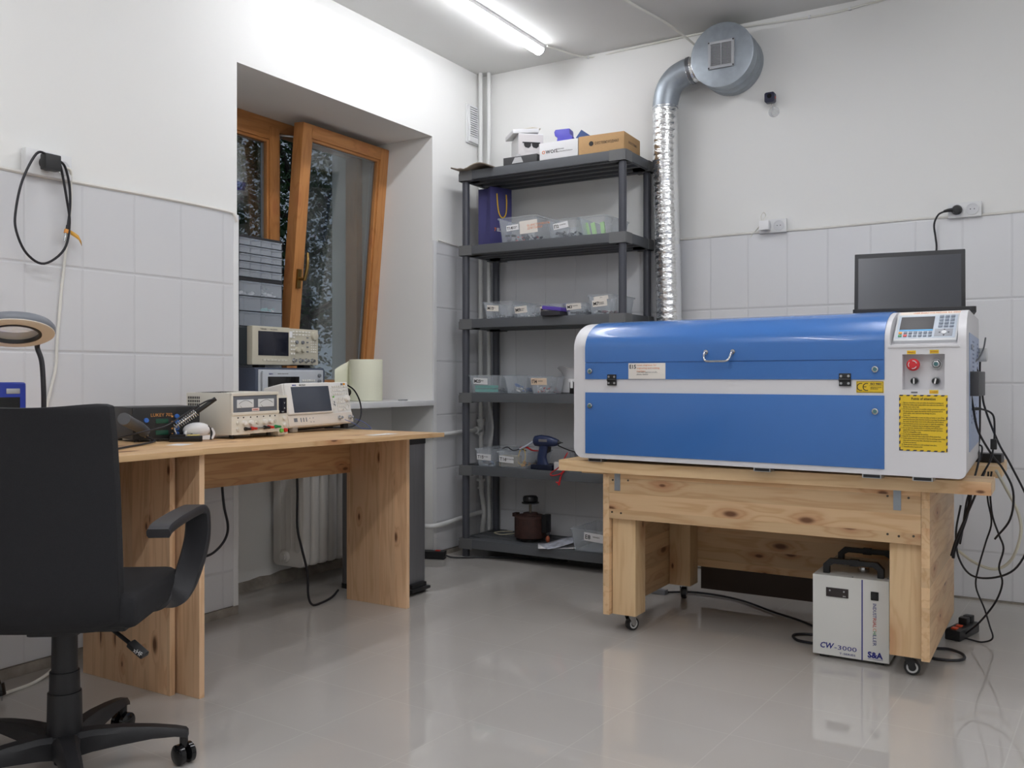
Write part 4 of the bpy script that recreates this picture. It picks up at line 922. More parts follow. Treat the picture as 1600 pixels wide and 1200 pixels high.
o = tag(MB().box(-0.055, 0.055, 0, 0.055, 0, 0.060, 0.001).build('carton', mat('pale_carton', (176,170,156), 0.8)), 'small pale carton inside the T16 box', 'box'); o.location = (0.405, -0.360, z5_+0.0045)
WY = mat('yellow_wire', (226,186,60), 0.5); WR = mat('red_wire', (196,40,44), 0.4)
tag(MB().tube([(0.475, -0.345, z5_+0.008), (0.50, -0.335, z5_+0.05), (0.485, -0.32, z5_+0.10), (0.465, -0.33, z5_+0.092), (0.46, -0.34, z5_+0.03), (0.50, -0.335, z5_+0.012)], 0.0022, 6).build('yellow_lead', WY), 'yellow lead coiled in the end of the T16 box', 'cable')
in_box('small_parts', 'orange and grey bits at the end of the T16 box', 0.498, z5_, 0.05, 0.15, 0.03, 18, [mat('orange_bits', (222,160,60), 0.5), GREYBIT, DARKBIT], 31, yc=-0.28)
tag(MB().tube([(0.33, -0.30, z5_+0.095), (0.36, -0.29, z5_+0.105), (0.41, -0.31, z5_+0.090), (0.44, -0.28, z5_+0.097), (0.47, -0.27, z5_+0.088)], 0.0026, 7).build('black_lead', RUBBER), 'black test lead lying over the tops of the T15 and T16 boxes', 'cable')
tag(MB().tube([(0.435, -0.275, z5_+0.1), (0.47, -0.27, z5_+0.108), (0.52, -0.29, z5_+0.094), (0.57, -0.275, z5_+0.092)], [0.008, 0.003], 8).build('red_clip_lead', WR), 'red clip lead lying across the top of the T16 box', 'cable')

# ------------------------------------------------------------------ things on the top shelf
CARD = mat('brown_cardboard', (196,158,112), 0.8, noise=0.06, nscale=60, stretch=(1, 1, 8)); CARDD = mat('grey_brown_card', (122,112,100), 0.85)
BXW = mat('white_carton', (232,232,234), 0.55); BXG = mat('warm_white_carton', (216,212,212), 0.5); BXD = mat('dark_grey_carton', (70,70,72), 0.6)
rows = []
for i in range(13):
    x = 0.075+0.26*i/12; rows.append([(x, -0.43+0.10*j, z1_+0.004+0.024*max(0, math.sin((i-4.5)/7.5*math.pi)) + 0.012*max(0, (2-i)/2)+(0.006 if i < 4 else 0)) for j in range(3)])
q = MB(); q.grid(rows); o = q.build('curled_sheet', CARDD); o.modifiers.new('thick', 'SOLIDIFY').thickness = 0.007; tag(o, 'curled grey-brown cardboard sheet on the top shelf corner beside the wall', 'cardboard')
DB = thing('dark_carton', 'flat dark grey carton under the white sunglasses box on the top shelf', 'box', (0.475, -0.245, z1_+0.001), 0)
MB().box(-0.092, 0.118, -0.125, 0.125, 0, 0.045, 0.001).build('carton', BXD, DB)
q = MB(); q.prism([(-0.035, 0.0), (0.035, 0.0), (0.012, 0.048), (-0.01, 0.052)], -0.0015, 0, 'Y', M=Matrix.Translation((0.0, -0.128, 0.008)) @ Euler((R(-8), 0, 0)).to_matrix().to_4x4()); q.build('silver_flap', mat('grey_flap', (178,178,180), 0.5), DB)
SB = thing('sunglasses_carton', 'white carton with a picture of sunglasses and its lid ajar, on the top shelf', 'box', (0.478, -0.365, z1_+0.047), 42)
q = MB(); q.box(0, 0.135, 0, 0.215, 0, 0.125, 0.0015); q.build('carton', BXW, SB)
q = MB(); q.box(-0.001, 0.136, -0.0012, 0, 0.001, 0.120); q.build('printed_face', BXG, SB)
q = MB()
for cx in (0.048, 0.092): q.prism([(cx-0.020, 0.074), (cx+0.020, 0.077), (cx+0.018, 0.056), (cx+0.006, 0.046), (cx-0.012, 0.050), (cx-0.019, 0.060)], -0.0022, -0.0012, 'Y')
q.box(0.020, 0.118, -0.0022, -0.0012, 0.072, 0.079, 0.001); q.build('sunglasses_print', INK, SB)
q = MB(); q.box(-0.020, 0.125, 0.006, 0.233, 0.124, 0.146, 0.002, M=Euler((R(3), R(-5), 0)).to_matrix().to_4x4())
q.build('lid', BXW, SB)
q = MB(); q.grid([[(0.03+0.05*i, 0.03+0.05*j, 0.158+0.012*math.sin(i*1.3)+0.004*j) for j in range(4)] for i in range(3)]); o = q.build('loose_flap', mat('cream_card', (220,214,198), 0.7), SB); o.modifiers.new('thick', 'SOLIDIFY').thickness = 0.002
OW = thing('white_carton', 'long white carton with an orange-initialled logo in the middle of the top shelf', 'box', (0.620, -0.388, z1_+0.001), 0)
MB().box(0, 0.228, 0, 0.20, 0, 0.089, 0.0015).build('carton', BXW, OW)
letters(OW, 'o', 0.040, (0.014, -0.0006, 0.030), mat('orange_logo', (226,120,50), 0.5)); letters(OW, 'won', 0.040, (0.037, -0.0006, 0.030), INK)
letters(OW, 'Multimeter', 0.0105, (0.100, -0.0006, 0.044), INKGREY); letters(OW, 'Digital Handheld Multimeter', 0.0085, (0.100, -0.0006, 0.031), INKGREY)
CB = thing('cardboard_box', 'long brown cardboard box with printed logo at the duct end of the top shelf', 'box', (0.853, -0.388, z1_+0.001), 3)
MB().box(0, 0.250, 0, 0.23, 0, 0.093, 0.0015).build('carton', CARD, CB)
q = MB(); q.prism(disc_outline(0.070, 0.050, 0.0125, 18), -0.0008, 0.0, 'Y'); q.build('round_mark', INK, CB)
letters(CB, 'О·ЕСТЕВЮХОДНАЛ', 0.019, (0.090, -0.0006, 0.043), INK, width=0.13)
letters(CB, 'О·ЕСТЕВЮ', 0.016, (0.2506, 0.06, 0.045), INK, rot=(90, 0, 90), width=0.12)
PP = thing('plastic_bracket', 'purple moulded plastic holder standing on the long white carton', 'plastic part', (0.735, -0.30, z1_+0.0905), 10)
PURP = mat('purple_plastic', (88,84,190), 0.45)
q = MB(); q.prism([(-0.045, 0), (0.035, 0), (0.045, 0.03), (0.030, 0.042), (0.028, 0.075), (-0.052, 0.075), (-0.058, 0.062), (-0.055, 0.042), (-0.040, 0.034)], -0.035, 0.035, 'Y', 0.006); q.build('holder', PURP, PP)
BB = thing('blue_carton', 'tiny blue box leaning beside the purple holder on the top shelf', 'box', (0.803, -0.27, z1_+0.0905), 20)
MB().box(-0.028, 0.028, -0.02, 0.02, 0, 0.052, 0.001, M=Matrix.Translation((0, 0, 0.012)) @ Euler((0, R(35), 0)).to_matrix().to_4x4()).build('carton', mat('steel_blue_card', (64,88,140), 0.6), BB)

# ------------------------------------------------------------------ gift bag
NAVY = mat('navy_paper', (74,72,126), 0.6, bump=0.25, bscale=35.0)
GB = thing('gift_bag', 'tall navy paper gift bag with yellow cord handle on the second shelf', 'bag', (0.252, -0.300, z2_+0.001), 68)
w_, d_, h_ = 0.150, 0.115, 0.335; rows = []
per = [(0, 0), (w_*0.5, -0.003), (w_, 0), (w_, d_*0.5), (w_, d_), (w_*0.5, d_+0.003), (0, d_), (0.004, d_*0.5)]
secs = []
for k in range(6):
    f = k/5; z = h_*f; secs.append([Vector((x if i != 7 else x+0.022*f, y if i != 3 else y, z)) for i, (x, y) in enumerate(per)])
    secs[-1][3].x -= 0.02*f
q = MB(); t_ = bmesh.new(); V = [[t_.verts.new(p) for p in s] for s in secs]
for a, b in zip(V, V[1:]):
    for i in range(8): t_.faces.new((a[i], a[(i+1) % 8], b[(i+1) % 8], b[i]))
t_.faces.new(list(reversed(V[0]))); q._merge(t_); o = q.build('bag_body', NAVY, GB, angle=20); o.modifiers.new('thick', 'SOLIDIFY').thickness = 0.0012
YC = mat('yellow_cord', (224,180,50), 0.7)
q = MB(); q.tube([(0.045, -0.003, 0.300), (0.046, -0.007, 0.25), (0.056, -0.008, 0.19), (0.080, -0.009, 0.165), (0.104, -0.008, 0.19), (0.110, -0.007, 0.25), (0.110, -0.003, 0.300)], 0.0036, 8); q.build('cord_handle', YC, GB)
letters(GB, '7', 0.026, (0.026, -0.0042, 0.088), MATS['orange_logo'], bold=0.0006); letters(GB, 'ELEMENT', 0.026, (0.044, -0.0046, 0.088), INKW, bold=0.0005, width=0.10)

# ------------------------------------------------------------------ other shelf things
PC = thing('lidded_case', 'small black case with a purple lid on the middle shelf', 'case', (0.700, -0.385, z3_+0.001), -4)
MB().box(-0.060, 0.062, -0.03, 0.05, 0, 0.026, 0.005).build('case_base', DARKBIT, PC)
MB().box(-0.050, 0.070, -0.034, 0.054, 0.0, 0.020, 0.006, M=Matrix.Translation((0, 0, 0.028)) @ Euler((0, R(7), 0)).to_matrix().to_4x4()).build('case_lid', mat('violet_lid', (92,70,168), 0.45), PC)
JG = thing('white_jug', 'white ceramic jug with a flared lip on the fourth shelf', 'jug', (0.713, -0.130, z4_+0.001), 0)
q = MB(); q.lathe([(0.0, 0.0), (0.082, 0.0), (0.086, 0.006), (0.078, 0.05), (0.077, 0.09), (0.086, 0.12), (0.100, 0.142), (0.096, 0.142), (0.082, 0.12), (0.072, 0.09), (0.072, 0.05), (0.06, 0.006), (0.0, 0.006)], 36)
for v in q.bm.verts:
    if v.co.z > 0.1:
        a = math.atan2(v.co.y, v.co.x); v.co.x -= 0.014*((v.co.z-0.1)/0.04)*max(0, math.cos(a-math.pi))**3; v.co.z += 0.006*math.sin(5*a)*((v.co.z-0.1)/0.042)
q.build('jug_body', mat('white_ceramic', (222,222,224), 0.25), JG)
q = MB(); q.tube([(0.078, 0, 0.03), (0.115, 0, 0.05), (0.118, 0, 0.095), (0.085, 0, 0.118)], 0.008, 10); q.build('jug_handle', MATS['white_ceramic'], JG)
BC = thing('lunch_box', 'black box with a white clip lid partly hidden by the blue machine', 'box', (0.896, -0.305, z4_+0.001), 0)
MB().box(-0.105, 0.105, -0.07, 0.07, 0, 0.062, 0.008).build('box_body', BLACK, BC)
MB().box(-0.110, 0.110, -0.074, 0.074, 0.062, 0.078, 0.006).build('lid', BXW, BC)
q = MB(); q.box(-0.095, -0.080, -0.080, -0.072, 0.03, 0.068, 0.003); q.build('clip', BXW, BC)

GN = thing('glue_gun', 'navy cordless glue gun standing on its battery base on the fifth shelf', 'glue gun', (0.625, -0.345, z5_+0.001), 0)
NVP = mat('navy_tool_plastic', (40,52,88), 0.4)
q = MB()
q.loft([[Vector((x, yy*ry, z+zz*rz_)) for yy, zz in [(math.cos(2*math.pi*k/14), math.sin(2*math.pi*k/14)) for k in range(14)]] for x, z, ry, rz_ in ((-0.065, 0.150, 0.012, 0.016), (-0.055, 0.150, 0.024, 0.028), (-0.02, 0.152, 0.027, 0.032), (0.03, 0.150, 0.026, 0.029), (0.065, 0.147, 0.02, 0.022), (0.085, 0.146, 0.014, 0.015))])
q.loft([[Vector((x+a*hx, b*0.017, z)) for a, b in [(math.cos(2*math.pi*k/12), math.sin(2*math.pi*k/12)) for k in range(12)]] for x, z, hx in ((0.006, 0.145, 0.032), (-0.004, 0.11, 0.028), (-0.014, 0.07, 0.027), (-0.012, 0.040, 0.032), (-0.008, 0.022, 0.040))])
q.build('gun_body', NVP, GN, angle=60)
MB().box(-0.066, 0.062, -0.034, 0.034, 0, 0.026, 0.006).build('battery_base', mat('navy_black', (26,32,52), 0.4), GN)
q = MB(); q.cyl((0.083, 0, 0.146), (0.100, 0, 0.146), 0.010, 0.005, 14); q.cyl((0.10, 0, 0.146), (0.112, 0, 0.146), 0.003, 0.002, 10); q.build('nozzle', BLACK, GN)
q = MB(); q.prism([(0.026, 0.125), (0.040, 0.120), (0.036, 0.095), (0.018, 0.085)], -0.007, 0.007, 'Y', 0.002); q.build('trigger', BLACK, GN)
MB().box(-0.02, 0.03, -0.0275, -0.026, 0.148, 0.162, 0.0005).build('name_plate', INKGREY, GN)
tag(MB().tube([(0.563, -0.345, z5_+0.150), (0.52, -0.345, z5_+0.125), (0.47, -0.34, z5_+0.102)], 0.0055, 10).build('glue_stick', mat('milky_glue', (206,212,226), 0.35)), 'milky glue stick poking out of the back of the glue gun', 'glue stick')
in_box('grey_adapters', 'grey adapters and black parts piled behind the glue gun', 0.76, z5_, 0.14, 0.18, 0.09, 40, [GREYBIT, DARKBIT, DARKBIT, GREYBIT], 33, yc=-0.22, smin=0.015, smax=0.035)
o = tag(MB().box(-0.03, 0.03, -0.012, 0.012, 0, 0.044, 0.002).build('tag_card', BXG), 'pale printed card box beside the glue gun base', 'box'); o.location = (0.725, -0.355, z5_+0.001)
MM = thing('multimeter', 'red-edged multimeter propped on the fifth shelf behind the blue machine', 'multimeter', (0.88, -0.27, z5_+0.002), -15)
q = MB(); q.box(-0.04, 0.04, 0, 0.035, 0, 0.135, 0.008); q.build('case', WR, MM)
q = MB(); q.box(-0.034, 0.034, -0.003, 0.02, 0.006, 0.129, 0.004); q.build('face', DARKBIT, MM)
MB().box(-0.028, 0.028, -0.0045, 0.0, 0.085, 0.12, 0.001).build('screen', LCDG, MM)
knob(MB(), 0.0, 0.045, 0.018, -0.003, 0.006).build('dial', BLACK, MM)
o = tag(MB().box(-0.016, 0.016, -0.03, 0.03, 0, 0.096, 0.004).build('grey_adapter', GREYBIT), 'upright grey adapter beside the looped red lead', 'adapter'); o.location = (0.785, -0.30, z5_+0.001)
RL = thing('alligator_lead', 'red alligator clip lead looping over the front of the fifth shelf', 'cable', (0, 0, 0))
MB().tube([(0.765, -0.345, z5_+0.095), (0.770, -0.402, z5_+0.06), (0.745, -0.406, z5_+0.022), (0.705, -0.404, z5_-0.005), (0.695, -0.404, z5_-0.018), (0.715, -0.405, z5_-0.022), (0.76, -0.405, z5_-0.008), (0.775, -0.402, z5_+0.020), (0.79, -0.40, z5_+0.022), (0.765, -0.405, z5_-0.010), (0.757, -0.406, z5_-0.028)], 0.0032, 8).build('wire', WR, RL)
q = MB(); q.cyl((0.757, -0.406, z5_-0.026), (0.746, -0.407, z5_-0.070), 0.0045, 0.006, 10); q.tube([(0.746, -0.407, z5_-0.06), (0.730, -0.408, z5_-0.055)], 0.004, 8, 0); q.build('clip', WR, RL)
tag(MB().tube([(0.70, -0.33, z5_+0.13), (0.75, -0.32, z5_+0.11), (0.80, -0.33, z5_+0.10), (0.86, -0.325, z5_+0.085), (0.90, -0.33, z5_+0.02), (0.98, -0.33, z5_+0.008)], 0.003, 7).build('black_lead', RUBBER), 'black test lead running from the glue gun nozzle to the multimeter', 'cable')
in_box('adapters_and_leads', 'dark adapters and small grey boxes lying under the front corner of the pine bench', 0.97, z5_, 0.18, 0.20, 0.03, 40, [DARKBIT, GREYBIT, WR, DARKBIT, mat('blue_bits', (70,104,160))], 34, smin=0.01, smax=0.022)

MO = thing('old_motor', 'old rusty brown motor with a knob on its shaft, on the lowest shelf', 'motor', (0.475, -0.235, z6_+0.001), 0)
RUST = mat('rust_brown', (58,33,27), 0.7, noise=0.3, nscale=40)
q = MB(); q.lathe([(0.0, 0.014), (0.078, 0.014), (0.088, 0.022), (0.088, 0.128), (0.080, 0.138), (0.03, 0.142), (0.0, 0.142)], 32); q.lathe([(0.0, 0.14), (0.045, 0.14), (0.04, 0.152), (0.0, 0.154)], 20); q.box(-0.105, -0.08, -0.02, 0.02, 0.125, 0.146, 0.002); q.build('motor_body', RUST, MO)
q = MB(); q.cyl((0, 0, 0), (0, 0, 0.016), 0.055, 0.055, 24); q.box(-0.08, 0.08, -0.02, 0.02, 0, 0.01, 0.002); q.build('foot', BLACK, MO)
q = MB(); q.cyl((0, 0, 0.15), (0, 0, 0.205), 0.0075, n=14); q.build('shaft', mat('dull_steel', (128,120,108), 0.4, 1.0), MO)
q = MB(); q.cyl((0, 0, 0.204), (0, 0, 0.210), 0.048, n=26); q.lathe([(0.0, 0.208), (0.032, 0.208), (0.042, 0.218), (0.042, 0.236), (0.036, 0.244), (0.0, 0.246)], 16); q.build('hand_knob', BLACK, MO)
q = MB(); q.box(0.085, 0.115, -0.03, 0.03, 0.05, 0.15, 0.006); q.build('terminal_box', BLACK, MO)
tag(MB().tube([(0.585, -0.24, z6_+0.13), (0.60, -0.25, z6_+0.10), (0.602, -0.25, z6_+0.03), (0.595, -0.255, z6_+0.008)], 0.002, 6).build('motor_wire', RUBBER), 'thin dark wire hanging from the rusty motor terminal box', 'cable')
o = tag(MB().sphere((0, 0, 0), 0.012, 10, (1, 1, 1.6)).build('wire_end', mat('copper_end', (170,90,60), 0.5)), 'small copper coloured wire end beside the rusty motor', 'connector'); o.location = (0.600, -0.262, z6_+0.021)
tag(MB().tube([(0.385, -0.22, z6_+0.03), (0.34, -0.2, z6_+0.02), (0.27, -0.21, z6_+0.010), (0.21, -0.19, z6_+0.012), (0.24, -0.17, z6_+0.018), (0.33, -0.185, z6_+0.03)], 0.003, 7).build('cream_lead', mat('cream_cable', (206,200,176), 0.5)), 'cream lead looped beside the rusty motor on the lowest shelf', 'cable')
def leaflet(loc, rz, m_, label, bend):
    rows = [[(0.21*(i/6)-0.105, 0.15*(j/4)-0.075, bend*math.sin(i/6*math.pi*0.5)**2+0.0012) for j in range(5)] for i in range(7)]
    q = MB(); q.grid(rows); o = q.build('leaflet', m_); o.modifiers.new('thick', 'SOLIDIFY').thickness = 0.0008; tag(o, label, 'leaflet', 'printed papers on the lowest shelf'); o.location = loc; o.rotation_euler = (0, 0, R(rz)); return o
PRINT = mat('printed_page', (188,192,204), 0.6, noise=0.35, nscale=28.0)
leaflet((0.705, -0.30, z6_+0.0018), 48, PRINT, 'printed leaflet with a raised corner lying beside the E8 box', 0.035)
leaflet((0.690, -0.315, z6_+0.0004), 30, PAPERW, 'white leaflet edge showing under the printed leaflet', 0.0)

# ------------------------------------------------------------------ rolling pine bench
BW_X = wood('bench_pine_long', 'X', 'Z', 0.062, light=(226,194,152), dark=(196,148,104), kscale=4.2, kr=0.085, seed=11.2)
BW_Y = wood('bench_pine_side', 'Y', 'Z', 0.065, light=(222,190,150), dark=(194,150,106), kscale=3.4, kr=0.07, seed=5.6)
BW_Z = wood('bench_pine_post', 'Z', None, light=(226,196,154), dark=(204,166,122), kscale=3.0, kr=0.03, seed=9.4)
BW_T = wood('bench_top_board', 'X', None, light=(228,198,156), dark=(200,160,114), kscale=3.2, kr=0.075, seed=3.3)
bx0, bx1, by0, by1 = 1.453, 2.629, -1.350, -0.600
be = thing('rolling_bench', 'low pine bench on castors carrying the blue laser machine', 'bench', (0, 0, 0))
MB().box(1.268, 2.808, -1.374, -1.180, 0.628, 0.671, 0.002).build('top_board', BW_T, be)
MB().box(1.268, 2.806, -0.790, -0.440, 0.628, 0.671, 0.002).build('top_board', BW_T, be)
MB().box(1.268, 2.625, -1.172, -0.800, 0.600, 0.628, 0.002).build('top_board', BW_T, be)
MB().box(bx0+0.0265, bx1-0.0265, by0, by0+0.024, 0.450, 0.6275, 0.0015).build('front_apron', BW_X, be)
MB().box(bx0+0.0265, bx1-0.0265, by1-0.024, by1, 0.145, 0.6275, 0.0015).build('back_panel', BW_X, be)
MB().box(bx0+0.14, bx1-0.14, by1-0.020, by1-0.002, 0.045, 0.1445, 0.001).build('shade_strip', mat('under_bench_shade', (58,46,38), 0.7), be)  # dark strip standing in for the shade below the back panel
for x0 in (bx0, bx1-0.026): MB().box(x0, x0+0.026, by0, by1, 0.070, 0.5995, 0.0015).build('side_panel', BW_Y, be)
for x0 in (bx0, bx1-0.026):
    MB().box(x0, x0+0.026, by0, -1.173, 0.5996, 0.6277, 0.001).build('side_rail', BW_Y, be)
for x0 in (bx0+0.029, bx1-0.029-0.098):
    for y0 in (by0+0.0245, by1-0.0245-0.098):
        MB().box(x0, x0+0.098, y0, y0+0.098, 0.070, 0.5995, 0.003).build('post', BW_Z, be)
        cx, cy = x0+0.049, y0+0.049
        frk = MB(); frk.box(cx-0.030, cx+0.030, cy-0.030, cy+0.030, 0.0655, 0.0700, 0.001)
        ang = R(62) if x0 < 2 else R(8)
        if y0 > -1.0: ang += R(40)
        M = Matrix.Translation((cx, cy, 0)) @ Matrix.Rotation(ang, 4, 'Z')
        for s in (-1, 1): frk.prism([(-0.014, 0.066), (0.018, 0.066), (0.026, 0.030), (0.018, 0.018), (0.006, 0.022)], s*0.0155-0.0012, s*0.0155+0.0012, 'Y', M=M)
        fo = frk.build('caster_fork', STEEL if x0 < 2 else BLACK, be)
        Mw = M @ Matrix.Translation((0.015, 0, 0.0265)) @ Matrix.Rotation(R(90), 4, 'X')
        w_ = MB(); w_.lathe([(0.006, -0.011), (0.0255, -0.011), (0.0265, -0.006), (0.0265, 0.006), (0.0255, 0.011), (0.006, 0.011)], 26, Mw); w_.build('caster_wheel', BLACK, fo)
        r_ = MB(); r_.lathe([(0.0125, -0.0118), (0.0185, -0.0118), (0.0185, 0.0118), (0.0125, 0.0118), (0.0125, -0.0118)], 22, Mw); r_.lathe([(0, -0.0125), (0.005, -0.0125), (0.005, 0.0125), (0, 0.0125)], 12, Mw); r_.build('wheel_ring', mat('pale_grey_plastic', (206,206,206), 0.5), fo)
for x in (1.515, 2.530):
    b = MB(); b.box(x-0.012, x+0.012, by0-0.0025, by0-0.0001, 0.560, 0.6275); b.cyl((x, by0-0.004, 0.60), (x, by0, 0.60), 0.004, n=10); b.cyl((x, by0-0.004, 0.572), (x, by0, 0.572), 0.004, n=10); b.build('bracket', GALV, be)
for x, z in ((1.492, 0.475), (1.530, 0.473), (2.500, 0.478), (2.535, 0.474), (2.580, 0.478), (1.495, 0.600), (1.56, 0.602), (2.50, 0.605), (2.565, 0.603)):
    MB().cyl((x, by0-0.0012, z), (x, by0+0.001, z), 0.004, n=10).build('screw', mat('dull_screw', (90,84,74), 0.45, 0.8), be)

# ------------------------------------------------------------------ laser machine
LBLUE = mat('blue_powder_paint', (62,114,184), 0.24, spec=0.5, coat=0.25, bump=0.12, bscale=420.0)
LWHITE = mat('white_powder_paint', (222,221,224), 0.42, bump=0.1, bscale=420.0)
LGREY = mat('pale_blue_film', (160,178,212), 0.35)
YEL = mat('yellow_sticker', (232,196,44), 0.5); YDK = mat('stripe_navy', (40,38,58), 0.5)
LM = thing('laser_machine', 'blue and white desktop laser cutter with yellow warning sheet, standing on the pine bench', 'laser machine', (1.343, -1.385, 0.685), -3.3)
ML, MD, MZ = 1.405, 0.745, 0.534
def front_prof(zb, slant=False, inset=0.0):
    """closed YZ outline, front bottom first; the curved shoulder has 15 points"""
    P = [(inset, zb), (inset, 0.30)]
    for i in range(15):
        a = R(90*i/14)
        if slant:
            k = i/14.0
            if k < 0.08: p = (0.0+inset, 0.415+k*0.05)
            elif k < 0.16: p = (0.018, 0.419)
            elif k > 0.92: p = (0.135+0.3*(k-0.92), MZ-0.002+0.025*(k-0.92))
            else:
                q = (k-0.16)/0.76; p = (0.020+0.098*q, 0.421+0.105*q)
        else: p = (0.165*(1-math.cos(a))+inset, 0.430+(MZ-0.430)*math.sin(a)-inset*math.sin(a))
        P.append(p)
    P += [(MD-0.02, MZ-inset), (MD, MZ-0.02), (MD, zb)]
    return P
secs = []
def add_sec(x, zb, sl): secs.append([Vector((x, y, z)) for y, z in front_prof(zb, sl)])
r = 0.040
for i in range(7): a = R(90*i/6); add_sec(r*(1-math.cos(a))*1.0, r*(1-math.sin(a)), False)
for x in (0.3, 0.8, 1.167, 1.1815): add_sec(x, 0.0, False)
for x in (1.1825, 1.28, 1.3805): add_sec(x, 0.0, True)
for x in (1.3815,): add_sec(x, 0.0, False)
for i in range(6): a = R(90*(1-i/5)); add_sec(ML-0.022*(1-math.cos(R(90*i/5)))*0-0.022+0.022*math.sin(R(90*i/5)), 0.022*(1-math.cos(R(90*i/5))), False)
body = MB().loft(secs)
for v in body.bm.verts:
    if v.co.x > 1.2: v.co.x = 1.2+(v.co.x-1.2)*(1-0.31*max(0, v.co.y)/MD)
bo = body.build('body', LWHITE, LM, angle=30)
def cut(o, boxes):
    c = MB()
    for b_ in boxes: c.box(*b_)
    co_ = c.build('cutter', LWHITE); co_.parent = o.parent
    m_ = o.modifiers.new('cut', 'BOOLEAN'); m_.object = co_; m_.operation = 'DIFFERENCE'; m_.solver = 'EXACT'
    dg = bpy.context.evaluated_depsgraph_get(); me = bpy.data.meshes.new_from_object(o.evaluated_get(dg))
    o.modifiers.remove(m_); o.data = me; bpy.data.objects.remove(co_)
cut(bo, [(1.220, 1.344, -0.05, 0.034, 0.277, 0.389)])
bo.data.shade_smooth(); bo.data.set_sharp_from_angle(angle=R(30))
# hood over the curved shoulder
hs_ = []
for x in (0.053, 0.6, 1.1655):
    P = [(y-0.004, z) for y, z in front_prof(0.0)][1:17]
    out_ = [(-0.004, 0.309), (-0.004, 0.3715), (-0.001, 0.372), (-0.001, 0.374), (-0.0045, 0.3745)]+[(y-0.0015*(1 if i == 0 else 0), z+0.004*(i/15)) for i, (y, z) in enumerate(P[1:])]+[(0.55, MZ+0.004), (0.55, MZ-0.004), (0.02, 0.39), (0.02, 0.309)]
    hs_.append([Vector((x, y, z)) for y, z in out_])
MB().loft(hs_).build('hood', LBLUE, LM, angle=25)
d_ = MB(); d_.box(0.053, 1.1655, -0.004, 0.004, 0.0185, 0.2570, 0.0012); d_.build('front_door', LBLUE, LM)
def lock(x, z, parent=LM, y=-0.004):
    q = MB(); q.cyl((x, y+0.001, z), (x, y-0.006, z), 0.0115, 0.0105, 22, bevel=0.0015); o = q.build('lock', STEEL, parent)
    q = MB(); q.cyl((x, y-0.004, z), (x, y-0.0066, z), 0.0065, n=16); q.box(x-0.001, x+0.001, y-0.0072, y-0.006, z-0.004, z+0.004); q.build('key_slot', mat('teal_lock_core', (90,130,134), 0.35, 0.4), o)
for x, z in ((0.076, 0.340), (0.076, 0.205), (1.138, 0.342), (1.138, 0.205)): lock(x, z)
for x, z in ((0.172, 0.306), (1.043, 0.308)):
    q = MB(); q.box(x-0.019, x+0.019, -0.0085, -0.0035, z+0.001, z+0.021, 0.0015); q.box(x-0.019, x+0.019, -0.0085, 0.0, z-0.021, z-0.001, 0.0015); q.cyl((x-0.019, -0.0085, z), (x+0.019, -0.0085, z), 0.0042, n=12)
    o = q.build('hinge', BLACK, LM)
    for a in (-0.012, 0.012):
        for c in (-0.012, 0.012): MB().cyl((x+a, -0.0075, z+c), (x+a, -0.0098, z+c), 0.0042, n=12).build('screw', ALU, o)
q = MB(); q.tube([(0.556, -0.004, 0.407), (0.556, -0.020, 0.403), (0.559, -0.031, 0.385), (0.570, -0.035, 0.374), (0.606, -0.035, 0.373), (0.643, -0.035, 0.374), (0.654, -0.031, 0.385), (0.657, -0.020, 0.403), (0.657, -0.004, 0.407)], 0.0042, 10, 5)
for x in (0.556, 0.657): q.cyl((x, -0.003, 0.407), (x, -0.008, 0.407), 0.0095, 0.0085, 16)
q.build('hood_handle', STEEL, LM)
# printed card E15
q = MB(); q.box(0.243, 0.396, -0.0052, -0.0042, 0.3095, 0.3695, 0.0003); lo = q.build('equipment_label', PAPER, LM)
letters(lo, 'E15', 0.021, (0.247, -0.0055, 0.349), INK, bold=0.0004, width=0.027)
letters(lo, 'Laser engraver for\nengraving and cutting\nmachine', 0.0092, (0.278, -0.0055, 0.3595), INKORANGE, lines=1.25, width=0.094)
letters(lo, 'Cuts and engraves acrylic,\nplastic, leather', 0.0068, (0.278, -0.0055, 0.3335), INKGREY, lines=1.2, width=0.086)
# CE sticker
q = MB(); q.box(1.078, 1.1635, -0.0014, -0.0002, 0.2655, 0.3035, 0.0003); lo = q.build('ce_sticker', YEL, LM)
q = MB(); q.box(1.0795, 1.162, -0.0017, -0.0012, 0.2665, 0.3025)
for i, e in enumerate([(1.0800, 1.1615, 0.2670, 0.2680), (1.0800, 1.1615, 0.3010, 0.3020), (1.0800, 1.0810, 0.2670, 0.3020), (1.1605, 1.1615, 0.2670, 0.3020), (1.119, 1.159, 0.2880, 0.2888)]):
    if i == 0: q.bm.clear()
    q.box(e[0], e[1], -0.0019, -0.0012, e[2], e[3])
for cx in (1.0925, 1.1110):
    q.tube([(cx+0.0115*math.cos(R(a)), -0.0016, 0.2845+0.0115*math.sin(R(a))) for a in range(70, 291, 20)], 0.0013, 6, 2)
q.box(1.100, 1.110, -0.0019, -0.0012, 0.2835, 0.2857); q.build('ce_print', INK, lo)
letters(lo, 'ISO 9001', 0.0085, (1.122, -0.0017, 0.2915), INK, width=0.034, bold=0.0003); letters(lo, '2008 QUALITY SYSTEM\nCERTIFICATION', 0.0048, (1.122, -0.0017, 0.2815), INK, width=0.034)
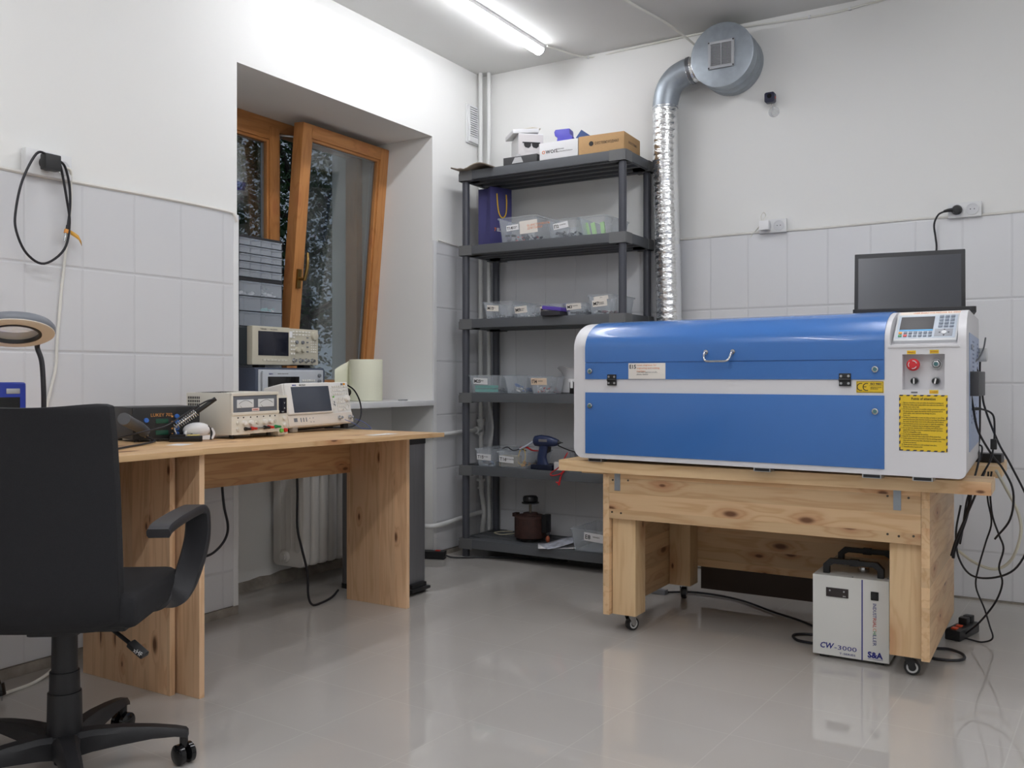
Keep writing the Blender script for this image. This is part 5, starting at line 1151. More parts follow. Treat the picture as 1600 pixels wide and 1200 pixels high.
# control keypad on the slanted top
sl = math.degrees(math.atan2(0.105, 0.098)); KM = Matrix.Translation((1.187, 0.020, 0.421)) @ Euler((R(-(90-sl)), 0, 0)).to_matrix().to_4x4()
KL = math.hypot(0.098, 0.105)
def kbuild(mb, name, m, parent=LM):
    bmesh.ops.transform(mb.bm, matrix=KM, verts=mb.bm.verts); return mb.build(name, m, parent)
q = MB(); q.box(0.0, 0.188, -0.012, 0.004, 0.006, KL-0.016, 0.005); kp_ = kbuild(q, 'keypad_frame', mat('pale_grey_console', (204,206,208), 0.4))
q = MB(); q.box(0.006, 0.182, -0.0128, -0.011, 0.016, KL-0.024, 0.001); kbuild(q, 'keypad_face', mat('blue_grey_console', (186,196,208), 0.4))
q = MB(); q.box(0.014, 0.115, -0.0136, -0.012, 0.055, KL-0.030, 0.0005); kbuild(q, 'screen', mat('control_screen', (62,60,62), 0.5))
q = MB(); q.box(0.014, 0.115, -0.0137, -0.012, 0.0485, 0.0545); kbuild(q, 'blue_strip', mat('cyan_strip', (50,160,220), 0.4))
q = MB(); keys(q, 0.129, 0.062, 3, 4, 0.0165, 0.0148, 0.0125, 0.0095, -0.0125, 0.003); keys(q, 0.0295, 0.022, 6, 2, 0.0148, 0.0135, 0.0105, 0.0085, -0.0125, 0.003)
kbuild(q, 'key_field', mat('slate_key', (118,128,142), 0.45))
q = MB(); keys(q, 0.014, 0.022, 1, 1, 1, 1, 0.0105, 0.0085, -0.0125, 0.003); kbuild(q, 'green_key', GREENP)
q = MB(); keys(q, 0.0295, 0.022, 1, 1, 1, 1, 0.0107, 0.0087, -0.0125, 0.0034); kbuild(q, 'red_key', REDP)
q = MB(); keys(q, 0.014, 0.0355, 1, 1, 1, 1, 0.0105, 0.0085, -0.0125, 0.003); kbuild(q, 'amber_key', KEYO)
q = MB(); q.box(0.121, 0.174, -0.0136, -0.012, 0.022, 0.056, 0.001); kbuild(q, 'arrow_field', mat('grey_arrow_pad', (146,150,158), 0.45))
q = MB(); q.lathe([(0.0, 0), (0.0, 0.0022), (0.0075, 0.002), (0.0075, 0)], 20, Matrix.Translation((0.149, -0.0134, 0.039)) @ Euler((R(90), 0, 0)).to_matrix().to_4x4()); kbuild(q, 'centre_button', mat('pale_button', (210,212,214), 0.4))
q = MB()
for dx, dz, a in ((0.013, 0, 0), (-0.013, 0, 180), (0, 0.0125, 90), (0, -0.0125, 270)):
    q.prism([(0.149+dx+0.0035*math.cos(R(a+t)), 0.039+dz+0.0035*math.sin(R(a+t))) for t in (0, 120, 240)], -0.0142, -0.0134, 'Y')
kbuild(q, 'arrow_mark', INK)
q = MB(); q.box(0.005, 0.190, -0.003, 0.002, KL-0.010, KL+0.004, 0.0005); lo = kbuild(q, 'paper_strip', mat('cream_strip', (238,226,214), 0.6))
o = letters(lo, 'LASER ENGRAVING MACHINE  E15  CONTROL', 0.0075, (0.045, -0.0034, KL-0.005), INKORANGE); o.data.transform(KM)
q = MB(); q.prism([(1.178, 0.4105), (1.388, 0.4105), (1.388, 0.419), (1.178, 0.419)], -0.004, 0.02, 'Y', 0.002); q.build('console_ledge', LWHITE, LM)
# switches in the recess
es = MB(); es.cyl((1.251, 0.034, 0.356), (1.251, 0.010, 0.356), 0.012, n=20); es.lathe([(0.0, 0.0), (0.0195, 0.0), (0.0195, 0.010), (0.015, 0.0145), (0.0, 0.0155)], 28, Matrix.Translation((1.251, 0.012, 0.356)) @ Euler((R(90), 0, 0)).to_matrix().to_4x4()); eo = es.build('emergency_stop', mat('emergency_red', (206,44,52), 0.35), LM)
q = MB()
for a0 in (20, 140, 260): q.tube([(1.251+0.0125*math.cos(R(a0+t)), -0.0033, 0.356+0.0125*math.sin(R(a0+t))) for t in range(0, 75, 12)], 0.0013, 6, 2)
q.build('arrow_print', INKW, eo)
lock(1.316, 0.358, LM, 0.022); q = MB(); q.lathe([(0.0135, 0), (0.0135, 0.01), (0.0155, 0.01), (0.0155, 0)], 22, Matrix.Translation((1.316, 0.034, 0.358)) @ Euler((R(90), 0, 0)).to_matrix().to_4x4()); q.build('key_switch_ring', STEEL, LM)
for x in (1.251, 1.314):
    q = MB(); q.lathe([(0.0, 0), (0.0, 0.006), (0.0115, 0.006), (0.0135, 0.003), (0.0135, 0)], 24, Matrix.Translation((x, 0.034, 0.304)) @ Euler((R(90), 0, 0)).to_matrix().to_4x4()); ro = q.build('switch_ring', STEEL, LM)
    q = MB(); q.cyl((x, 0.03, 0.304), (x, 0.016, 0.304), 0.0108, 0.010, 22, bevel=0.001); q.build('selector_switch', BLACK, LM)
    q = MB(); q.box(-0.0022, 0.0022, 0.0135, 0.017, -0.0085, 0.0085, 0.0008, M=Matrix.Translation((x, 0, 0.304)) @ Matrix.Rotation(R(0 if x < 1.28 else 12), 4, 'Y')); q.build('switch_pointer', INKW, ro)
for x, z, s in ((1.247, 0.3955, 'EMERGENCY'), (1.314, 0.3965, 'KEY SWITCH'), (1.313, 0.2700, 'LASER')):
    q = MB(); q.box(x-0.013, x+0.013, -0.0012, 0.0, z-0.0058, z+0.0058); lo = q.build('yellow_tag', YEL, LM); letters(lo, s, 0.0048, (x-0.0105, -0.0015, z-0.0016), INKRED, width=0.021)
q = MB(); q.box(1.246, 1.265, -0.0012, 0.0, 0.2655, 0.2705); lo = q.build('grey_tag', mat('grey_tag', (120,120,122), 0.5), LM)
# warning sheet
q = MB(); q.box(1.2105, 1.3525, -0.0012, 0.0, 0.0815, 0.2600); wo = q.build('warning_sheet', YEL, LM)
q = MB()
sw, sh, n1_, n2_ = 0.142, 0.1785, 7, 9
def para(p): q.prism(p, -0.0016, -0.0011, 'Y')
for i in range(n1_):
    x = 1.2105+sw*i/n1_; w2 = sw/n1_*0.5
    for zA, zB in ((0.2562, 0.2600), (0.0815, 0.0853)): para([(x, zA), (x+w2, zA), (x+w2+0.003, zB), (x+0.003, zB)])
for i in range(n2_):
    z = 0.0815+sh*i/n2_; h2 = sh/n2_*0.5
    for xA, xB in ((1.2105, 1.2143), (1.3487, 1.3525)): para([(xA, z), (xB, z+0.003), (xB, min(z+h2+0.003, 0.26)), (xA, z+h2)])
q.build('hazard_border', YDK, wo)
letters(wo, 'Points of attention', 0.0115, (1.2465, -0.0014, 0.2440), INK, width=0.071, bold=0.0002)
txt = ['1. Operator should be on the spot while the machine is running and', '2. Check the cooling water pump before use, make sure the water is', '    flowing, water level is high.', '3. Do not use the machine in an unstable voltage environment, and use', '    the special power supply; the machine must be grounded well to', '    ensure safety, static electricity may damage the parts.', '    Keep it dry.', '4. The laser is invisible light; it must not shine on hands or eyes. Keep', '    away from the laser path when the machine is working. Do not open', '    the cover; the laser beam must not be reflected by mirror objects.', '5. Non professional persons must not open or repair the equipment,', '    otherwise the equipment may be damaged and harm people.', '6. Do not leave the machine while it is working; turn off the power', '    supply when leaving, to avoid fire caused by improper operation.', '    Keep fire extinguishers ready.', '7. Do not place anything inside the machine.', '8. Keep the lens clean and wipe it often; turn off the power first.', '9. Smoke exhaust must be connected so that the working room is kept', '    clean and the mirrors stay clear, otherwise laser power is lost,', '    and parts are harmed.', '10. Please use the machine in a well ventilated clean place.', '11. Keep this notice in good order.']
o = letters(wo, '\n'.join(txt), 0.0062, (1.2175, -0.0014, 0.2355), INK, lines=1.0)
xs = [v.co.x for v in o.data.vertices]; zs = [v.co.z for v in o.data.vertices]
o.data.transform(Matrix.Translation((1.2175, 0, 0.2375)) @ Matrix.Diagonal((0.129/(max(xs)-min(xs)), 1, 0.146/(max(zs)-min(zs)), 1)) @ Matrix.Translation((-min(xs), 0, -max(zs))))
# feet, side panel, vents
for x in (0.092, 0.759, 1.125, 1.279):
    q = MB(); q.box(x-0.030, x+0.030, 0.004, 0.05, -0.0135, 0.0, 0.0)
    q.build('foot_channel', ALU, LM)
    q = MB(); q.box(x-0.026, x+0.026, 0.0035, 0.02, -0.0115, -0.002); q.build('foot_slot', BLACK, LM)
for x in (0.1, 1.26): MB().box(x-0.03, x+0.03, MD-0.06, MD-0.01, -0.0135, 0.0).build('foot_channel', ALU, LM)
def sx_(y): return 1.2+(ML-1.2)*(1-0.31*y/MD)
sp_ = MB(); ys = [0.14, MD-0.03]
sp_.prism([(sx_(ys[0])-0.003, ys[0]), (sx_(ys[0])+0.002, ys[0]), (sx_(ys[1])+0.002, ys[1]), (sx_(ys[1])-0.003, ys[1])], 0.075, 0.460, 'Z'); spo = sp_.build('side_panel', LGREY, LM)
q = MB()
for y in (0.30, 0.36, 0.60):
    for k in range(8): q.box(sx_(y)+0.001, sx_(y)+0.0026, y-0.006, y+0.006, 0.335+k*0.014, 0.341+k*0.014)
for k in range(5):
    for j in range(3): q.cyl((sx_(0.25+0.07*k)+0.001, 0.25+0.07*k, 0.165+0.022*j+0.01*(k % 2)), (sx_(0.25+0.07*k)+0.0026, 0.25+0.07*k, 0.165+0.022*j+0.01*(k % 2)), 0.004, n=8)
q.build('vent_hole', mat('blue_vent_dark', (58,78,130), 0.6), spo)
for y in (0.20, 0.66): MB().cyl((sx_(y), y, 0.415), (sx_(y)+0.008, y, 0.415), 0.009, n=14).build('panel_lock', STEEL, spo)
# adapter block hung on the side, socket and dangling leads
q = MB(); q.box(sx_(0.2)+0.003, sx_(0.2)+0.032, 0.155, 0.30, 0.255, 0.335, 0.004); ao = q.build('side_adapter', mat('grey_black_adapter', (72,72,76), 0.5), LM)
q = MB(); q.box(sx_(0.36)+0.002, sx_(0.36)+0.024, 0.345, 0.375, 0.262, 0.280, 0.003); q.build('side_switch', BLACK, LM)
q = MB(); q.cyl((sx_(0.7)+0.0, 0.70, 0.400), (sx_(0.7)+0.03, 0.70, 0.400), 0.026, n=22, bevel=0.004); q.build('hose_flange', PIPEW, LM)

# ------------------------------------------------------------------ laptop on top
LP = thing('laptop', 'open black laptop with blank dark screen standing on top of the laser machine', 'laptop', (2.325, -0.990, 1.2215), 7)
LPB = mat('laptop_black', (38,38,41), 0.45)
q = MB(); q.prism(rrect(0.010, 0.402, -0.225, 0.012, 0.012), 0.0, 0.020, 'Z', 0.004); q.build('base', LPB, LP)
q = MB(); keys(q, 0.045, 0.0, 15, 5, 0.0205, 0.0195, 0.017, 0.016, 0, 0.002)
bmesh.ops.transform(q.bm, matrix=Matrix.Translation((0, -0.12, 0.020)) @ Euler((R(-90), 0, 0)).to_matrix().to_4x4() @ Matrix.Rotation(R(180), 4, 'X'), verts=q.bm.verts); q.build('keyboard', BLACK, LP)
SM = Matrix.Translation((0, 0.006, 0.018)) @ Euler((R(-8), 0, 0)).to_matrix().to_4x4()
q = MB(); q.box(0.0, 0.378, 0.0, 0.010, 0.0, 0.232, 0.004, M=SM); q.build('screen_lid', LPB, LP)
q = MB(); q.box(0.014, 0.364, -0.0008, 0.002, 0.018, 0.214, M=SM); q.build('screen', mat('dark_grey_display', (70,72,78), 0.25), LP)
for x in (0.04, 0.31): MB().cyl((x, 0.006, 0.018), (x+0.03, 0.006, 0.018), 0.007, n=12).build('hinge', BLACK, LP)

# ------------------------------------------------------------------ chiller
CH = thing('water_chiller', 'white industrial water chiller box with black handles, standing under the pine bench', 'chiller', (2.231, -1.240, 0.0), 0)
CHW = mat('chiller_white', (222,222,218), 0.4); W, D, Hh = 0.257, 0.40, 0.296
q = MB(); q.box(0, W, 0, D, 0.012, Hh, 0.003); q.build('case', CHW, CH)
for x in (0.02, W-0.05):
    for y in (0.02, D-0.05): MB().box(x, x+0.03, y, y+0.03, 0, 0.0125).build('foot', BLACK, CH)
MB().box(0.1665, 0.1705, -0.0006, 0.0, 0.013, Hh-0.003).build('blue_line', INKBLUE, CH)
do_ = MB().box(0.047, 0.123, -0.003, 0.001, 0.222, 0.254, 0.001).build('display', mat('chiller_display', (48,40,40), 0.3), CH)
for x in (0.060, 0.108): MB().cyl((x, -0.003, 0.244), (x, -0.0045, 0.244), 0.003, n=10).build('button', ALU, do_)
letters(do_, 'S&A', 0.006, (0.104, -0.0033, 0.226), INKW)
q = MB(); q.box(0.197, 0.223, -0.003, 0.001, 0.226, 0.256, 0.002); so_ = q.build('power_switch', BLACKG, CH)
MB().box(0.201, 0.219, -0.006, -0.002, 0.231, 0.251, 0.002, M=None).build('rocker', BLACK, so_)
o = letters(CH, 'CW', 0.028, (0.024, -0.0006, 0.037), INKBLUE, shear=0.25, bold=0.0006, width=0.048); o = letters(CH, '-3000', 0.022, (0.074, -0.0006, 0.037), INKBLUE, width=0.075)
letters(CH, 'T-SERIES', 0.0095, (0.092, -0.0006, 0.021), INKBLUE, width=0.054); letters(CH, 'S&A', 0.028, (0.187, -0.0006, 0.026), INKBLUE, bold=0.0012, width=0.050)
MB().box(0.187, 0.237, -0.0006, 0, 0.0205, 0.0215).build('underline', INKBLUE, CH)
for s, zz, mm in (('INDUST', 0.2155, INKBLUE), ('RI', 0.1655, INKRED), ('AL', 0.150, INKRED), ('C', 0.129, INKORANGE), ('HI', 0.1190, INKGREEN), ('LLER', 0.1060, INKBLUE)):
    letters(CH, s, 0.0165, (0.204, -0.0006, zz), mm, rot=(90, 90, 0), width={'INDUST': 0.049, 'RI': 0.0135, 'AL': 0.019, 'C': 0.009, 'HI': 0.012, 'LLER': 0.037}[s])
for y in (0.035, 0.285):
    q = MB(); prof = [(0.028, Hh), (0.050, Hh), (0.050, Hh+0.026), (0.066, Hh+0.036), (0.196, Hh+0.036), (0.212, Hh+0.026), (0.212, Hh), (0.234, Hh), (0.234, Hh+0.032), (0.212, Hh+0.054), (0.050, Hh+0.054), (0.028, Hh+0.032)]
    q.prism(prof, y, y+0.024, 'Y', 0.003); q.box(0.118, 0.150, y-0.001, y+0.025, Hh+0.033, Hh+0.057, 0.003); q.build('handle', BLACK, CH)
q = MB(); q.cyl((0.150, 0.13, Hh), (0.150, 0.13, Hh+0.018), 0.020, n=20, bevel=0.002); q.build('filler_cap', STEEL, CH)
q = MB()
for i in range(9):
    for k in range(12): q.cyl((W-0.001, 0.05+0.032*i, 0.05+0.018*k), (W+0.0012, 0.05+0.032*i, 0.05+0.018*k), 0.006, n=8)
q.build('side_vent', mat('vent_shadow', (120,118,114), 0.6), CH)
for x, y in ((0.135, 0.01), (0.245, 0.05)): MB().cyl((x, y, Hh-0.001), (x, y, Hh+0.0015), 0.003, n=10).build('screw', BLACK, CH)

# ------------------------------------------------------------------ cables and small boxes at the end of the bench
AD = tag(MB().box(-0.055, 0.055, -0.035, 0.035, 0, 0.034, 0.004).build('power_adapter', BLACK), 'flat black power adapter lying on the rear board of the bench', 'adapter'); AD.location = (2.745, -0.60, 0.672); AD.rotation_euler = (0, 0, R(-5))
def cable(label, pts, rr=0.0045, m_=None, n=7, name='power_cable'):
    return tag(MB().tube(pts, rr*0.84, n).build(name, m_ or RUBBER), label, 'cable')
cable('black cable looping widest below the end of the bench', [(2.718, -0.88, 1.06), (2.745, -0.885, 0.99), (2.755, -0.89, 0.90), (2.80, -0.90, 0.77), (2.840, -0.905, 0.69), (2.90, -0.91, 0.55), (2.905, -0.90, 0.44), (2.86, -0.88, 0.325), (2.79, -0.86, 0.275), (2.71, -0.84, 0.27), (2.665, -0.82, 0.33), (2.655, -0.80, 0.42), (2.67, -0.79, 0.52)])
cable('long black cable dropping straight from the wall socket behind the laser machine', [(2.725, -0.62, 1.10), (2.722, -0.62, 1.03), (2.722, -0.62, 0.80), (2.72, -0.66, 0.735), (2.735, -0.84, 0.70), (2.72, -0.90, 0.62), (2.70, -0.91, 0.55), (2.685, -0.88, 0.45), (2.67, -0.82, 0.38)])
cable('black cable with an inline block hanging by the machine corner', [(2.735, -1.20, 0.895), (2.760, -1.15, 0.895), (2.795, -1.10, 0.875), (2.80, -1.08, 0.82), (2.797, -1.075, 0.775), (2.788, -1.07, 0.72), (2.760, -1.06, 0.66), (2.75, -1.0, 0.62)], 0.004)
PLG = thing('inline_plug', 'slim black plug pushed into the side of the laser machine', 'plug', (0, 0, 0)); MB().cyl((2.722, -1.205, 0.895), (2.762, -1.150, 0.895), 0.0065, 0.005, 12).build('plug_body', BLACK, PLG)
o = tag(MB().box(-0.010, 0.010, -0.008, 0.008, -0.018, 0.018, 0.003).build('inline_block', BLACK), 'small black ferrite block on the hanging cable by the adapter', 'connector'); o.location = (2.797, -1.076, 0.772)
cable('black cable curling down in two bends to the sockets on the floor', [(2.775, -0.82, 0.655), (2.77, -0.83, 0.60), (2.778, -0.84, 0.50), (2.80, -0.85, 0.43), (2.815, -0.85, 0.38), (2.80, -0.84, 0.31), (2.81, -0.83, 0.25), (2.785, -0.80, 0.17), (2.73, -0.76, 0.08), (2.68, -0.72, 0.02)], 0.0042)
cable('thin black cable crossing the double-bent one and bending at the floor', [(2.765, -0.83, 0.655), (2.762, -0.83, 0.56), (2.775, -0.83, 0.47), (2.755, -0.82, 0.39), (2.73, -0.81, 0.29), (2.722, -0.80, 0.22), (2.748, -0.78, 0.14), (2.765, -0.77, 0.075), (2.775, -0.77, 0.03), (2.74, -0.75, 0.0055), (2.70, -0.74, 0.006), (2.665, -0.72, 0.006)], 0.0038)
cable('thick black cable pair bunched against the bench side', [(2.69, -0.90, 0.64), (2.712, -0.91, 0.585), (2.70, -0.90, 0.50), (2.672, -0.88, 0.41), (2.655, -0.86, 0.36), (2.650, -0.85, 0.33)], 0.007)
cable('black cable hanging in front of the bunched pair', [(2.765, -0.99, 0.672), (2.74, -0.99, 0.60), (2.71, -0.98, 0.52), (2.682, -0.96, 0.45), (2.664, -0.94, 0.40), (2.650, -0.92, 0.35)], 0.0048)
cable('pale translucent hose arching below the end of the bench', [(2.79, -0.83, 0.66), (2.815, -0.78, 0.60), (2.855, -0.72, 0.50), (2.865, -0.72, 0.42), (2.835, -0.71, 0.32), (2.78, -0.70, 0.275), (2.71, -0.69, 0.29), (2.65, -0.68, 0.33)], 0.0065, mat('pale_hose', (208,206,190), 0.4), 9, 'water_hose')
cable('short black lead stub standing on the rear board', [(2.722, -0.70, 0.745), (2.735, -0.70, 0.735), (2.733, -0.71, 0.70), (2.730, -0.72, 0.685)], 0.004)
cable('grey lead running from the side adapter up to the white flange', [(2.70, -1.14, 1.03), (2.712, -1.12, 1.035), (2.735, -0.95, 1.06), (2.745, -0.80, 1.10), (2.748, -0.72, 1.15)], 0.0035, mat('grey_lead', (96,98,104), 0.5))
cable('black lead leaving the bottom of the side adapter', [(2.738, -1.20, 0.94), (2.744, -1.20, 0.90), (2.757, -1.17, 0.82), (2.79, -1.06, 0.735), (2.82, -0.98, 0.68), (2.85, -0.95, 0.60), (2.84, -0.93, 0.50), (2.79, -0.90, 0.42)], 0.0045)
PSB = thing('power_strip', 'black socket strip with orange switches on the floor behind the bench side', 'power strip', (2.665, -0.675, 0.001), 75)
MB().box(-0.10, 0.10, -0.028, 0.028, 0, 0.040, 0.006).build('strip_body', BLACK, PSB)
for x in (-0.075, -0.03): MB().box(x-0.012, x+0.012, -0.010, 0.010, 0.040, 0.046, 0.002).build('switch', mat('orange_switch', (226,84,46), 0.4), PSB)
for x in (0.02, 0.065): MB().box(x-0.018, x+0.018, -0.016, 0.016, 0.040, 0.068, 0.006).build('plug', BLACK, PSB)
cable('black cable loop lying on the floor beside the bench side panel', [(2.60, -0.93, 0.006), (2.645, -0.92, 0.007), (2.69, -0.96, 0.007), (2.70, -1.02, 0.007), (2.67, -1.06, 0.007), (2.61, -1.07, 0.007), (2.56, -1.04, 0.007)], 0.0062)
cable('black cable trailing over the dark floor under the bench', [(1.42, -0.62, 0.006), (1.55, -0.55, 0.006), (1.75, -0.58, 0.006), (1.95, -0.72, 0.006), (2.08, -0.80, 0.006), (2.19, -0.90, 0.006)], 0.0055)
cable('black cable ring on the floor beside the chiller', [(2.225, -0.98, 0.007), (2.15, -0.99, 0.007), (2.11, -1.03, 0.007), (2.14, -1.09, 0.007), (2.20, -1.10, 0.007), (2.226, -1.09, 0.007)], 0.006)
o = tag(MB().box(-0.035, 0.035, -0.02, 0.02, 0, 0.02, 0.003).build('ground_plug', GREYBIT), 'small grey plug lying by the rear caster of the bench', 'plug'); o.location = (1.40, -0.64, 0.001)

# ------------------------------------------------------------------ exhaust fan drum and duct
FD = thing('exhaust_drum', 'round galvanised exhaust drum with a square grille high on the back wall', 'exhaust drum', (1.546, -0.001, 2.605), 0)
Mx = Euler((R(90), 0, 0)).to_matrix().to_4x4()
q = MB(); q.lathe([(0.0, 0.0), (0.156, 0.0), (0.156, 0.05), (0.158, 0.055), (0.156, 0.06), (0.156, 0.115), (0.159, 0.12), (0.156, 0.125), (0.156, 0.178), (0.160, 0.180), (0.160, 0.186), (0.154, 0.188), (0.0, 0.188)], 56, Mx); q.build('drum', GALV, FD)
gx = 0.0; q = MB()
for x0, x1, z0, z1_b in ((-0.066, 0.066, 0.054, 0.068), (-0.066, 0.066, -0.068, -0.054), (-0.066, -0.052, -0.054, 0.054), (0.052, 0.066, -0.054, 0.054)): q.box(x0, x1, -0.199, -0.187, z0, z1_b, 0.002)
q.build('grille_frame', mat('grille_grey', (168,170,174), 0.45), FD)
q = MB(); q.box(-0.052, 0.052, -0.1895, -0.1875, -0.054, 0.054); q.build('grille_backing', mat('grille_dark', (92,90,96), 0.7), FD)
q = MB()
for k in range(17): q.box(-0.052, 0.052, -0.195, -0.190, -0.052+k*0.0063, -0.0495+k*0.0063)
q.box(-0.002, 0.002, -0.197, -0.190, -0.054, 0.054); q.build('grille_slats', MATS['grille_grey'], FD)
for x in (-0.062, 0.062):
    for z in (-0.063, 0.063): MB().cyl((x, -0.198, z), (x, -0.2005, z), 0.004, n=10).build('screw', BLACK, FD)
FOIL = bpy.data.materials.new('foil_duct'); FOIL.use_nodes = True; nt = FOIL.node_tree; b = nt.nodes['Principled BSDF']
b.inputs['Base Color'].default_value = (0.86, 0.87, 0.88, 1); b.inputs['Metallic'].default_value = 1.0; b.inputs['Roughness'].default_value = 0.24
tc = nt.nodes.new('ShaderNodeTexCoord'); mp = nt.nodes.new('ShaderNodeMapping'); mp.inputs['Scale'].default_value = (38, 38, 75); nt.links.new(tc.outputs['Object'], mp.inputs[0])
n_ = nt.nodes.new('ShaderNodeTexNoise'); n_.inputs['Scale'].default_value = 1.0; n_.inputs['Detail'].default_value = 3; nt.links.new(mp.outputs[0], n_.inputs['Vector'])
vz = nt.nodes.new('ShaderNodeTexVoronoi'); vz.inputs['Scale'].default_value = 1.6; nt.links.new(mp.outputs[0], vz.inputs['Vector'])
bp = nt.nodes.new('ShaderNodeBump'); bp.inputs['Strength'].default_value = 0.5; bp.inputs['Distance'].default_value = 0.004
nt.links.new(math_node(nt, 'ADD', n_.outputs['Fac'], math_node(nt, 'MULTIPLY', vz.outputs['Distance'], 0.8)), bp.inputs['Height']); nt.links.new(bp.outputs['Normal'], b.inputs['Normal'])
DU = thing('foil_duct', 'ribbed silver foil duct dropping from the exhaust drum behind the laser machine', 'duct', (0, 0, 0))
def ribbed(pts, r, amp, pitch, name, m_):
    P = spline([Vector(p) for p in pts], 40); mb = MB(); t_ = bmesh.new(); rings = []; up = None; acc = 0; n = 36; prev = None
    L = [0]
    for a, c in zip(P, P[1:]): L.append(L[-1]+(c-a).length)
    tot = L[-1]; N = int(tot/(pitch/5)); Q = []
    j = 0
    for i in range(N+1):
        s = tot*i/N
        while j < len(L)-2 and L[j+1] < s: j += 1
        f = (s-L[j])/max(1e-9, L[j+1]-L[j]); Q.append((P[j].lerp(P[j+1], min(1, f)), s))
    rg = random.Random(4)
    for i, (p, s) in enumerate(Q):
        d = (Q[min(N, i+1)][0]-Q[max(0, i-1)][0]).normalized()
        up = (d.orthogonal() if up is None else up-d*up.dot(d)).normalized(); sd = d.cross(up)
        rr = r*(1+amp*math.cos(2*math.pi*s/pitch))
        rings.append([t_.verts.new(p+(up*math.cos(2*math.pi*k/n)+sd*math.sin(2*math.pi*k/n))*(rr*(1+rg.uniform(-0.006, 0.006)))) for k in range(n)])
    for A, B in zip(rings, rings[1:]):
        for k in range(n): t_.faces.new((A[k], A[(k+1) % n], B[(k+1) % n], B[k]))
    return mb._merge(t_).build(name, m_, DU, angle=80)
ribbed([(1.243, -0.10, 1.0), (1.236, -0.10, 1.3), (1.226, -0.10, 1.7), (1.215, -0.10, 2.1), (1.214, -0.10, 2.415)], 0.0655, 0.022, 0.0345, 'duct_hose', FOIL)
ribbed([(1.345, -0.10, 2.582), (1.385, -0.10, 2.588), (1.415, -0.10, 2.592)], 0.0655, 0.025, 0.022, 'duct_neck', FOIL)
q = MB(); P = [(1.214, -0.10, 2.405), (1.216, -0.10, 2.44), (1.232, -0.10, 2.505), (1.268, -0.10, 2.553), (1.318, -0.10, 2.577), (1.352, -0.10, 2.583)]
q.tube(P, 0.0665, 32, 4, cap=False); q.build('elbow', GALV, DU)
q = MB(); q.tube([(1.347, -0.10, 2.582), (1.362, -0.10, 2.5845)], 0.0705, 32, 0); q.build('clamp', mat('duct_clamp', (140,144,150), 0.35, 1.0), DU)

# ------------------------------------------------------------------ camera on the back wall
SC = thing('security_camera', 'small dark blue camera on a clear suction mount on the back wall', 'camera', (1.748, -0.001, 2.392), 0)
q = MB(); q.prism(rrect(-0.025, 0.025, -0.023, 0.027, 0.010), -0.062, -0.030, 'Y', 0.003); q.build('camera_body', mat('dark_navy', (24,28,56), 0.35), SC)
q = MB(); q.cyl((0, -0.060, 0.008), (0, -0.064, 0.008), 0.011, n=20); q.build('lens', BLACKG, SC)
MB().box(0.0245, 0.027, -0.05, -0.045, -0.005, 0.005, 0.0005).build('status_light', REDP, SC)
q = MB(); q.tube([(0, -0.032, -0.005), (0.004, -0.018, -0.03), (0.006, -0.010, -0.05)], 0.005, 8); q.lathe([(0.0, 0.014), (0.012, 0.012), (0.026, 0.003), (0.028, 0.0), (0.0, 0.0)], 26, Matrix.Translation((0.006, 0, -0.056)) @ Mx); q.build('suction_mount', clear_plastic('clear_suction', (236,238,240), 0.25, 0.15), SC)

# ------------------------------------------------------------------ sockets
def outlet(x, z, label, n, plate=0.0):
    t = thing('wall_socket', label, 'socket', (x, -0.010, z), 0)
    w_ = 0.062*n; q = MB(); q.box(-w_/2-0.006, w_/2+0.006, -0.020, 0.0, -0.034, 0.034, 0.005); q.build('housing', TRIMW, t)
    for i in range(n):
        cx = -w_/2+0.031+0.062*i
        q = MB(); q.lathe([(0.022, 0.0), (0.022, 0.004), (0.026, 0.004), (0.026, 0.0)], 24, Matrix.Translation((cx, -0.019, 0)) @ Mx); q.lathe([(0, 0.0022), (0.022, 0.0022)], 24, Matrix.Translation((cx, -0.019, 0)) @ Mx)
        so = q.build('socket_face', mat('socket_grey', (214,215,218), 0.5), t)
        for dx in (-0.008, 0.008): MB().cyl((cx+dx, -0.0205, 0), (cx+dx, -0.0218, 0), 0.0024, n=8).build('pin_hole', BLACK, so)
    return t
outlet(1.755, 1.758, 'white double socket low on the white wall near the foil duct', 2)
outlet(2.618, 1.757, 'white double socket above the open laptop', 2)
WP = thing('white_charger', 'white plug charger in the double socket near the foil duct', 'charger', (1.722, -0.030, 1.758), 0)
q = MB(); q.box(-0.024, 0.024, -0.042, -0.001, -0.022, 0.024, 0.005); q.build('charger_body', mat('bright_white_plastic', (238,238,240), 0.3), WP)
q = MB(); q.tube([(-0.012, -0.035, 0.024), (-0.014, -0.035, 0.05), (-0.004, -0.03, 0.066), (0.004, -0.02, 0.05), (-0.02, -0.02, 0.01), (-0.05, 0.012, -0.01), (-0.075, 0.018, -0.03), (-0.085, 0.02, -0.046)], 0.0028, 7); q.build('charger_lead', WCABLE, WP)
BP = thing('black_plug', 'black mains plug in the socket above the laptop, its cable dropping behind the screen', 'plug', (2.587, -0.030, 1.757), 0)
q = MB(); q.lathe([(0, 0), (0.022, 0), (0.022, 0.012), (0.017, 0.028), (0.0, 0.030)], 20, Mx); q.tube([(-0.012, -0.018, 0), (-0.035, -0.022, -0.001), (-0.052, -0.022, -0.004)], [0.010, 0.006], 10); q.build('plug_body', BLACK, BP)
